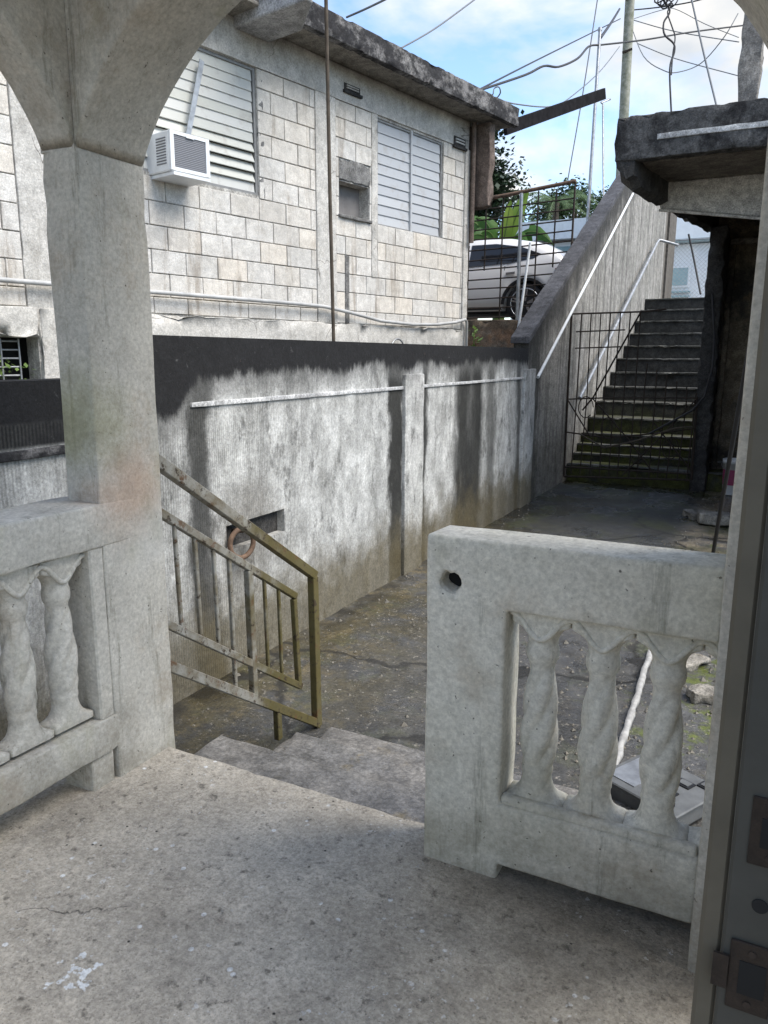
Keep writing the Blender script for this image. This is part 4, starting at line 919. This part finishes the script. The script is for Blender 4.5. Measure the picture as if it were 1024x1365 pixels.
def wheel(cx):
    c = Vector((cx, CY0 + 0.10, 2.04 + 0.345)); Rr = 0.345
    prof = [(0.22, -.09), (0.30, -.105), (0.335, -.085), (Rr, -.05), (Rr, .05), (0.335, .09), (0.22, .09)]
    t = MB().loft([[c + Vector((r * math.cos(2 * math.pi * k / 36), y, r * math.sin(2 * math.pi * k / 36))) for k in range(36)] for r, y in prof], caps=False).build('wheel', M_tyre, car)
    rim = MB().loft([[c + Vector((r * math.cos(2 * math.pi * k / 36), y, r * math.sin(2 * math.pi * k / 36))) for k in range(36)] for r, y in ((0.255, -.10), (0.24, -.098), (0.235, -.02), (0.05, -.02))], caps=True).build('hub', M_black, t)
    for k in range(5):
        for s_ in (-0.13, 0.13):
            a = 2 * math.pi * k / 5 + 0.3
            p0 = c + Vector((0.04 * math.cos(a), -.09, 0.04 * math.sin(a))); p1 = c + Vector((0.245 * math.cos(a + s_), -.10, 0.245 * math.sin(a + s_)))
            MB().bar(p0, p1, 0.03, 0.022, (0, 1, 0)).build('spoke', M_rim, t)
    MB().tube([c + Vector((0.25 * math.cos(2 * math.pi * k / 32), -.10, 0.25 * math.sin(2 * math.pi * k / 32))) for k in range(32)], 0.011, 6, closed=True).build('rim_edge', M_rim, t)
wheel(RX); wheel(RX - 2.66)

# ------------------------------------------------------------------ vegetation
def leaf_cloud(mb, c, rad, n, size, seed, flat=0.6):
    rnd = random.Random(seed); c = Vector(c)
    clumps = []
    for _ in range(max(6, n // 90)):
        while True:
            p = Vector((rnd.uniform(-1, 1), rnd.uniform(-1, 1), rnd.uniform(-1, 1)))
            if 0.25 < p.length < 1: break
        clumps.append(Vector((p.x * rad[0], p.y * rad[1], p.z * rad[2])))
    V = []; F = []
    for _ in range(n):
        q = rnd.choice(clumps); s_ = 0.26 * min(rad)
        p = c + q + Vector((rnd.gauss(0, s_), rnd.gauss(0, s_), rnd.gauss(0, s_ * .8)))
        d = Vector((rnd.uniform(-1, 1), rnd.uniform(-1, 1), rnd.uniform(-.9, .3))).normalized(); u = d.cross(Vector((rnd.uniform(-.4, .4), rnd.uniform(-.4, .4), 1))).normalized()
        L = size * rnd.uniform(.6, 1.3); wd = L * 0.36; o = len(V)
        V += [p, p + d * L * .5 + u * wd, p + d * L, p + d * L * .5 - u * wd]; F += [(o, o + 1, o + 2, o + 3)]
    mb.add(V, F); return clumps
def tree(name, label, c, rad, n, size, mat, seed, z0, group=None):
    t = thing(name, label, 'tree', (c[0], c[1], z0), group=group)
    mb = MB(); cl = leaf_cloud(mb, c, rad, n, size, seed); mb.build('crown', mat, t)
    tr = MB().tube([(c[0], c[1], z0), (c[0] + .1, c[1], (z0 + c[2]) / 2), c], [0.2, .15, .06], 8)
    for q in cl[:9]: tr.tube([(c[0], c[1], c[2] - rad[2] * .7), Vector(c) + q * .5 + Vector((0, 0, -.1)), Vector(c) + q], [.06, .04, .015], 5)
    tr.build('trunk', M_bark, t)
tree('broadleaf_tree', 'dark leafy tree showing behind the block house end under the eave', (-6.55, 17.2, 5.3), (0.85, 0.9, 1.35), 7000, 0.13, M_leaf_dark, 3, 2.04)
tree('background_tree', 'dark background tree behind the banana leaves', (-9.2, 24, 5.6), (1.8, 1.5, 1.4), 8000, 0.13, M_leaf_mid, 5, 2.04)
tree('background_tree', 'grey green background tree behind the fence end and pale roof', (-6.6, 27.0, 6.2), (1.5, 1.3, 0.8), 7000, 0.12, M_leaf_mid, 8, 2.04)
# feathery palm
pl = thing('palm_tree', 'feathery pale green palm rising behind the mesh fence', 'tree', (-6.9, 25.5, 2.04))
MB().tube([(-6.9, 25.5, 2.04), (-6.85, 25.5, 6.3)], [.16, .1], 8).build('trunk', M_bark, pl)
rnd = random.Random(12); m = MB()
for k in range(16):
    a = 2 * math.pi * k / 16 + rnd.uniform(-.2, .2); el = rnd.uniform(.2, 1.3); L = rnd.uniform(1.1, 1.6)
    pts = []
    for i in range(13):
        t = i / 12; h = math.cos(a) * L * t * math.cos(el * .5), math.sin(a) * L * t * math.cos(el * .5)
        pts.append(Vector((-6.85 + h[0], 25.5 + h[1], 6.3 + L * .85 * math.sin(el) * t - 0.75 * L * t * t)))
    m.tube(pts, 0.012, 4)
    for i in range(2, 13):
        d = (pts[i] - pts[i - 1]).normalized(); sd_ = d.cross(Vector((0, 0, 1))).normalized()
        for s_ in (-1, 1):
            for j in range(2):
                p = pts[i] - d * 0.06 * j; e = p + (sd_ * s_ * .75 + d * .5 + Vector((0, 0, -.5))) * 0.36 * (1.2 - i / 16)
                m.add([p, p + d * .03, e], [(0, 1, 2)])
m.build('crown', M_palm, pl)
# banana plant
bn = thing('banana_plant', 'banana plant with broad bright leaves behind the car', 'plant', (-5.3, 15.6, 2.04))
MB().tube([(-5.3, 15.6, 2.04), (-5.28, 15.6, 3.5)], [.14, .08], 10).build('stem', M_weed, bn)
def bleaf(base, tip, droop, wd, mat, seed):
    rnd = random.Random(seed); base, tip = Vector(base), Vector(tip); n = 14; V = []; ax = (tip - base); side_ = ax.cross(Vector((0.25, -1, 0.35))).normalized(); nn = side_.cross(ax).normalized()
    for i in range(n + 1):
        t = i / n; p = base + ax * t + Vector((0, 0, droop * 4 * t * (1 - t))); w_ = wd * math.sin(math.pi * min(1, t * .93 + .05)) ** .95
        for s_ in (-1, -.5, 0, .5, 1): V.append(p + side_ * s_ * w_ * (1 + rnd.uniform(-.06, .06)) + nn * (-abs(s_) * w_ * .35))
    F = [(5 * i + k, 5 * i + k + 1, 5 * i + k + 6, 5 * i + k + 5) for i in range(n) for k in range(4) if not (k in (0, 3) and rnd.random() < .12)]
    lf = MB().add(V, F, True).build('leaf', mat, bn)
    MB().tube([V[5 * i + 2] for i in range(n + 1)], [.018 * (1 - i / n) + .004 for i in range(n + 1)], 5).build('midrib', M_weed, lf)
    return lf
for k, (tp, dr, wd, mt) in enumerate((((-4.72, 15.5, 4.75), .10, .16, M_banana2), ((-5.02, 15.3, 4.50), .05, .15, M_banana2), ((-5.15, 15.5, 4.35), .05, .14, M_banana2), ((-4.15, 15.4, 3.62), .38, .22, M_banana), ((-5.95, 15.2, 3.75), .30, .24, M_banana),
        ((-5.75, 15.4, 4.25), .2, .22, M_banana), ((-5.9, 15.0, 3.45), .18, .2, M_banana), ((-4.55, 15.1, 3.55), .3, .2, M_banana), ((-6.3, 15.6, 4.3), .25, .24, M_banana), ((-5.55, 15.1, 3.9), .22, .17, M_banana))):
    bleaf((-5.27, 15.6, 3.45), tp, dr, wd * .8, mt, k)
# weed at the wall foot
wdp = thing('weed', 'small green weed growing at the corner of the block house', 'plant', H(0.2, 10.35, 1.5))
m = MB(); rnd = random.Random(4)
b0 = H(0.2, 10.35, 1.5)
for k in range(26):
    a = rnd.uniform(0, 6.28); h = rnd.uniform(.05, .36); p = b0 + Vector((rnd.gauss(0, .03), rnd.gauss(0, .03), h)); d = Vector((math.cos(a), math.sin(a), rnd.uniform(-.1, .7))).normalized(); u = d.cross(Vector((0, 0, 1))).normalized(); L = rnd.uniform(.06, .13)
    m.add([p, p + d * L * .5 + u * L * .28, p + d * L, p + d * L * .5 - u * L * .28], [(0, 1, 2, 3)])
m.build('leaves', M_weed, wdp); MB().tube([b0, b0 + Vector((0, 0, .34))], .008, 5).build('stem', M_weed, wdp)

# ------------------------------------------------------------------ far buildings
fh = thing('far_house', 'small white house with blue-green window seen above the stair top', 'house', (-2.5, 28, 2.76))
MB().box(-5, 1.5, 27.2, 33, 2.7, 5.03).build('wall', M_farwhite, fh)
MB().box(-5.2, 1.7, 26.9, 33.2, 5.05, 5.16).build('roof', M_farroof, fh)
MB().box(-5.2, 1.7, 26.95, 33.2, 5.162, 5.9).build('upper_wall', M_farwhite, fh)
wf = MB().box(-3.42, -2.84, 27.12, 27.2, 3.70, 4.36).build('window', M_farwhite, fh); MB().box(-3.36, -2.90, 27.10, 27.12, 3.76, 4.30).build('pane', M_farblue, wf)
for i in range(3): MB().box(-3.42, -2.80, 27.05, 27.2, 3.25 + .14 * i, 3.30 + .14 * i).build('louvre_slat', M_farblue, fh)
cf = thing('chain_link_fence', 'chain-link fence in front of the white house above the stair top', 'fence', (-2.2, 23.5, 2.76))
m = MB()
for i in range(-16, 24):
    x_ = -3.3 + 0.11 * i
    for s_ in (1, -1):
        a = (x_, x_ + s_ * 1.9); m.tube([(a[0], 23.6, 2.76), (a[1], 23.6, 4.66)], 0.0045, 3, caps=False)
tag(m.build('mesh', M_galv, cf), kind='stuff')
MB().tube([(-3.2, 23.6, 4.68), (0.5, 23.6, 4.68)], 0.02, 6).build('top_rail', M_galv, cf)
cp_ = thing('carport', 'low pale building with flat white roof behind the car', 'building', (-6.2, 23.5, 2.04))
MB().box(-7.4, -4.2, 22.9, 27, 2.04, 4.75).build('wall', M_farwhite, cp_)
MB().box(-7.7, -3.9, 22.6, 27.2, 4.78, 5.30).build('roof', M_tin, cp_)
MB().box(-6.5, -5.2, 22.86, 22.9, 4.0, 4.6).build('window', M_farblue, cp_)

# ------------------------------------------------------------------ poles and wires
F_ = 1015.0
def W(u, v, d):                                        # a point of the street d metres out
    return Vector((0, 0, 1.5)) + (fwd + rt * ((u - 512) / F_) - up * ((v - 682.5) / F_)) * d
up_ = thing('utility_pole', 'tall lichen-grey wooden utility pole behind the balcony', 'pole', (-4.45, 23.3, 2.7))
MB().tube([(-4.45, 23.4, 2.5), (-4.5, 23.4, 8), (-4.56, 23.4, 14)], [.15, .135, .12], 12).build('shaft', M_pole, up_)
for z_ in (9.6, 10.9): MB().bar((-4.62, 23.25, z_), (-4.36, 23.25, z_ + .05), .04, .05).build('bolt_clamp', M_rust, up_)
gm = thing('metal_mast', 'slim galvanised service mast standing beyond the mesh fence', 'pole', (-3.64, 15.9, 2.04))
MB().tube([(-3.62, 15.95, 2.04), W(783, 300, 15), W(800, 40, 15)], .032, 8).build('shaft', M_galv, gm)
MB().tube([W(800, 40, 15) + Vector((0, 0, -.02)), W(800, 37, 15)], .04, 8).build('cap', M_galv, gm)
g2 = MB().tube([W(805, 330, 17), W(804, 139, 17), W(801, 137, 17), W(814, 132, 17)], .02, 6).build('bent_rod', M_galv); tag(g2, 'thin rod with a bent top beside the end of the plank', 'rod')
def wire(label, pts, r=.013, mat=None, name='overhead_wire'):
    P_ = [W(*p) for p in pts]
    if len(P_) > 2:                                     # smooth
        out = []
        for i in range(len(P_) - 1):
            p0, p1, p2, p3 = P_[max(i - 1, 0)], P_[i], P_[i + 1], P_[min(i + 2, len(P_) - 1)]
            for j in range(5):
                t = j / 5; out.append(0.5 * ((2 * p1) + (p2 - p0) * t + (2 * p0 - 5 * p1 + 4 * p2 - p3) * t * t + (3 * p1 - p0 - 3 * p2 + p3) * t ** 3))
        P_ = out + [P_[-1]]
    return tag(MB().tube(P_, r, 6).build(name, mat or M_wire, None), label, 'wire')
wire('upper thin wire running from the eave to the utility pole', [(634, 122, 11), (720, 78, 15), (827, 25, 23)], .014)
wire('thick service cable dipping from the eave to the mast and across the sky', [(634, 122, 11), (700, 100, 12.5), (725, 88, 13), (745, 89, 13.5), (770, 78, 14), (785, 62, 14.8), (800, 60, 15)], .020)
wire('thick cable running right from the mast past the pole', [(800, 60, 15), (860, 53, 16), (920, 43, 17), (990, 34, 18)], .018)
wire('short cable from the mast top up to the pole', [(801, 50, 15), (815, 30, 18), (826, 12, 22)], .03)
wire('wire leaving the near part of the eave up to the left', [(462, 23, 7.6), (485, 13, 7.4), (512, 0, 7.1), (540, -15, 6.8)], .010, M_wire2)
wire('wire rising from the middle of the eave', [(535, 64, 9), (580, 38, 9.5), (632, 0, 10.2), (650, -14, 10.5)], .010, M_wire2)
wire('low cable looping from the eave corner behind the plank', [(662, 132, 11.5), (690, 139, 12.5), (735, 142, 14), (760, 130, 16), (800, 95, 19), (826, 62, 23)], .012, M_wire2)
wire('curled cable end standing up at the eave corner', [(652, 128, 11.4), (657, 126, 11.3), (659, 118, 11.3), (665, 116, 11.3), (667, 124, 11.4), (661, 134, 11.5), (668, 138, 11.6)], .010, M_wire2)
wire('long grey guy wire falling behind the mast', [(798, -10, 20), (777, 125, 20), (757, 240, 20)], .016, M_wire2)
wire('guy wire slanting down to the balcony edge', [(920, -10, 12), (938, 70, 11.5), (958, 152, 11)], .016, M_wire2)
wire('tangled service drop hanging down to the balcony', [(880, -5, 16), (893, 14, 16), (885, 30, 16), (886, 46, 16), (898, 58, 16), (899, 70, 16), (893, 92, 16), (895, 150, 16)], .020)
wire('second strand of the tangled drop', [(872, 2, 16), (884, 8, 16), (897, 5, 16), (890, 16, 16), (896, 36, 16), (900, 50, 16), (897, 72, 16), (895, 100, 16)], .014)
wire('thin wire bundle across to the right from the pole', [(836, 14, 23), (876, 10, 22), (920, 3, 21), (960, -8, 20)], .018)
wire('thin wire sloping down right from the pole', [(842, 26, 23), (900, 42, 22), (985, 56, 20)], .014, M_wire2)
wire('lower thin wire sloping down right behind the balcony', [(850, 58, 23), (900, 78, 22), (984, 101, 20)], .014, M_wire2)
wire('slack wire loop hanging right of the pole', [(840, 30, 22), (858, 75, 21), (885, 94, 20), (905, 96, 20), (935, 84, 20), (965, 50, 19), (984, 18, 19)], .013, M_wire2)
wire('thin wire crossing the drop near the top edge', [(842, 26, 22), (880, 14, 22), (900, 12, 21), (940, 32, 20), (985, 50, 20)], .010, M_wire2)
bh = thing('cable_bundle', 'dark bundle of coiled cable at the top of the service drop', 'cable', W(884, 4, 16))
rnd = random.Random(2)
for k in range(5):
    c0 = W(880 + k * 4, -1 + 3 * (k % 3), 16)
    MB().tube([c0 + Vector((0.11 * math.cos(a), .05 * math.sin(2 * a), (0.05 + .015 * k) * math.sin(a))) for a in [2 * math.pi * i / 14 for i in range(14)]], .014, 5, closed=True).build('coil', M_wire, bh)
wire('black cable hanging over the top landing of the stairs', [(918, 312, 20), (926, 350, 20), (934, 392, 19.5)], .025, M_wire, 'hanging_cable')

tag(MB().tube([(-0.92, 11.74, 2.35), (-0.84, 11.70, 1.75), (-0.83, 11.68, 1.35), (-0.90, 11.66, 0.95), (-1.05, 11.64, 0.75), (-1.6, 11.62, 0.40)], .016, 6).build('hanging_cable', M_wire), 'dark cable drooping from the gate pier onto the wire gate', 'cable')
# ------------------------------------------------------------------ small things in the yard
bk = thing('paint_bucket', 'white plastic paint bucket with red label by the dark wall', 'bucket', (-0.45, 11.8, -0.42))
cc = Vector((-0.45, 11.8, -0.42))
MB().loft([[cc + Vector((r * math.cos(2 * math.pi * k / 28), r * math.sin(2 * math.pi * k / 28), z_)) for k in range(28)] for r, z_ in ((.115, 0), (.118, .01), (.138, .44), (.146, .44), (.146, .50), (.138, .505), (.135, .47), (.11, .05))], caps=True).build('shell', M_bucket, bk)
m = MB(); V = []
for k in range(15):
    a = R(200 + 130 * k / 14)
    for r, z_ in ((.1265, .14), (.137, .36)): V.append(cc + Vector((r * math.cos(a), r * math.sin(a), z_)))
m.add(V, [(2 * i, 2 * i + 2, 2 * i + 3, 2 * i + 1) for i in range(14)], True).build('label', M_bucketlabel, bk)
MB().tube([cc + Vector((.15 * math.cos(a), -.05, .44 - .13 * math.sin(a))) for a in [math.pi * k / 12 for k in range(13)]], .004, 5).build('handle', M_galv, bk)
tag(MB().tube([(-0.41, 7.9, -0.42), (-0.335, 7.2, 0.3), (-0.24, 6.1, 1.05), (-0.16, 5.3, 1.75)], .018, 7).build('black_rod', M_wire), 'slanting black rod rising from the yard beside the door frame', 'rod')
def rubble(label, c, s, seed, rz=0.3):
    rnd = random.Random(seed); mb = MB().gbox(-s[0] / 2, s[0] / 2, -s[1] / 2, s[1] / 2, 0, s[2], 0.05, 0.02, 0.012, 6.0 + seed, 0.05)
    ob = mb.build('rubble_block', M_stone); ob.location = c; ob.rotation_euler = (rnd.uniform(-.08, .08), rnd.uniform(-.08, .08), rz); return tag(ob, label, 'rubble')
rubble('pale broken block lying in the yard beyond the balustrade top', (-0.50, 9.55, -0.42), (.40, .34, .13), 1, .15)
rubble('smaller pale stone left of the broken block', (-0.78, 9.75, -0.42), (.16, .22, .09), 2, .7)
rubble('white crumbled lump on the moss seen between the balusters', (-0.20, 4.45, -0.43), (.20, .14, .08), 3, .4)
rubble('flat concrete shard on the ground behind the third opening', (-0.36, 4.95, -0.43), (.26, .2, .05), 4, 1.0)
# scattered grit
rnd = random.Random(9); m = MB()
for _ in range(1100):
    z_ = rnd.random()
    if z_ < .45: x_, y_ = rnd.uniform(-2.8, -0.2), rnd.uniform(3.2, 8)
    elif z_ < .75: x_, y_ = rnd.gauss(-0.25, .35), rnd.uniform(3.3, 6)
    elif z_ < .9: x_, y_ = rnd.gauss(-0.6, .25), rnd.uniform(7.5, 11.5)
    else: x_, y_ = rnd.uniform(-2.8, -2.55), rnd.uniform(3, 11)
    s_ = rnd.uniform(.004, .016) * (1.6 if rnd.random() < .1 else 1); z0_ = -0.423 + 0.012 * noise.noise(Vector((x_ * 2.2, y_ * 2.2, 0)))
    V = [(x_ + s_ * math.cos(a + rnd.uniform(-.4, .4)), y_ + s_ * math.sin(a + rnd.uniform(-.4, .4)), z0_ + rnd.uniform(-.3, .2) * s_) for a in (0, 1.57, 3.14, 4.71)] + [(x_, y_, z0_ + s_ * .9)]
    m.add(V, [(0, 1, 4), (1, 2, 4), (2, 3, 4), (3, 0, 4)])
tag(m.build('grit', M_grit), 'loose grit and crumbs scattered over the yard', 'gravel', kind='stuff')
# white strip on the ground
m = MB(); rings = []
for i in range(41):
    t = i / 40; y_ = 3.22 + 1.85 * t; x_ = -0.51 - 0.075 * t + 0.008 * noise.noise(Vector((y_ * 5, 0, 0))); w_ = 0.020 + 0.010 * noise.noise(Vector((y_ * 11, 3, 0)))
    rings.append([Vector((x_ - w_, y_, -0.43)), Vector((x_ - w_ * .7, y_, -0.398)), Vector((x_ + w_ * .7, y_, -0.396)), Vector((x_ + w_, y_, -0.43))])
tag(m.loft(rings).build('white_strip', M_whitestrip), 'crooked white strip lying on the yard behind the balusters', 'strip')
# discarded meter box
eb = thing('electric_box', 'discarded grey electric meter box lying behind the right balusters', 'box', (-0.28, 3.22, -0.41), R(-28))
def eb_(m, name, mat, **k): return m.build(name, mat, eb, local=True, **k)
eb_(MB().box(-.20, .17, -.16, .16, 0.005, .085), 'casing', M_boxgrey, bevel=.012, bseg=2)
eb_(MB().box(-.215, .185, -.175, .175, .0855, .100), 'lid', M_boxgrey, bevel=.005)
for (x_, y_) in ((.06, .07), (.06, -.05), (.13, .13)):
    eb_(MB().box(x_ - .035, x_ + .035, y_ - .028, y_ + .028, .1005, .106), 'breaker_slot', M_black)
    eb_(MB().box(x_ - .024, x_ + .024, y_ - .018, y_ + .018, .1063, .110), 'breaker_cover', M_boxgrey)
eb_(MB().tube([(.12, -.12, .10), (.12, -.12, .115)], .018, 12), 'knob', M_black)
eb_(MB().box(-.19, -.05, -.13, .13, .1005, .104), 'side_panel', M_galv)

# ------------------------------------------------------------------ door frame beside the camera
df = thing('door_frame', 'door frame at the right edge, its shade put into the dark paint, with rusty strike plates', 'door frame', (0.05, 0.8, 0))
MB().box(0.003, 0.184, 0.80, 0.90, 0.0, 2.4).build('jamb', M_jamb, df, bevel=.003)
MB().box(-0.020, 0.0025, 0.806, 0.90, 0.0, 2.4).build('stop_strip', M_jamb2, df, bevel=.004)
for z0_, z1_, x0_, x1_ in ((0.985, 1.062, .018, .058), (0.808, 0.892, .012, .054)):
    p = MB().box(x0_, x1_, .7965, .80, z0_, z1_).build('strike_plate', M_plate, df, bevel=.001)
    MB().box(x0_ + .010, x1_ - .006, .7955, .7965, z0_ + .022, z1_ - .022).build('latch_hole', M_dark, p)
    for zz2 in (z0_ + .011, z1_ - .011): MB().tube([((x0_ + x1_) / 2, .7966, zz2), ((x0_ + x1_) / 2, .7950, zz2)], .004, 10).build('screw', M_rust, p)
MB().box(-.004, .0115, .7935, .7965, .832, .872).build('strike_lip', M_plate, df)
MB().tube([(.035, .8, .938), (.035, .7985, .938)], .008, 16).build('hole_shade_fill', M_dark, df)
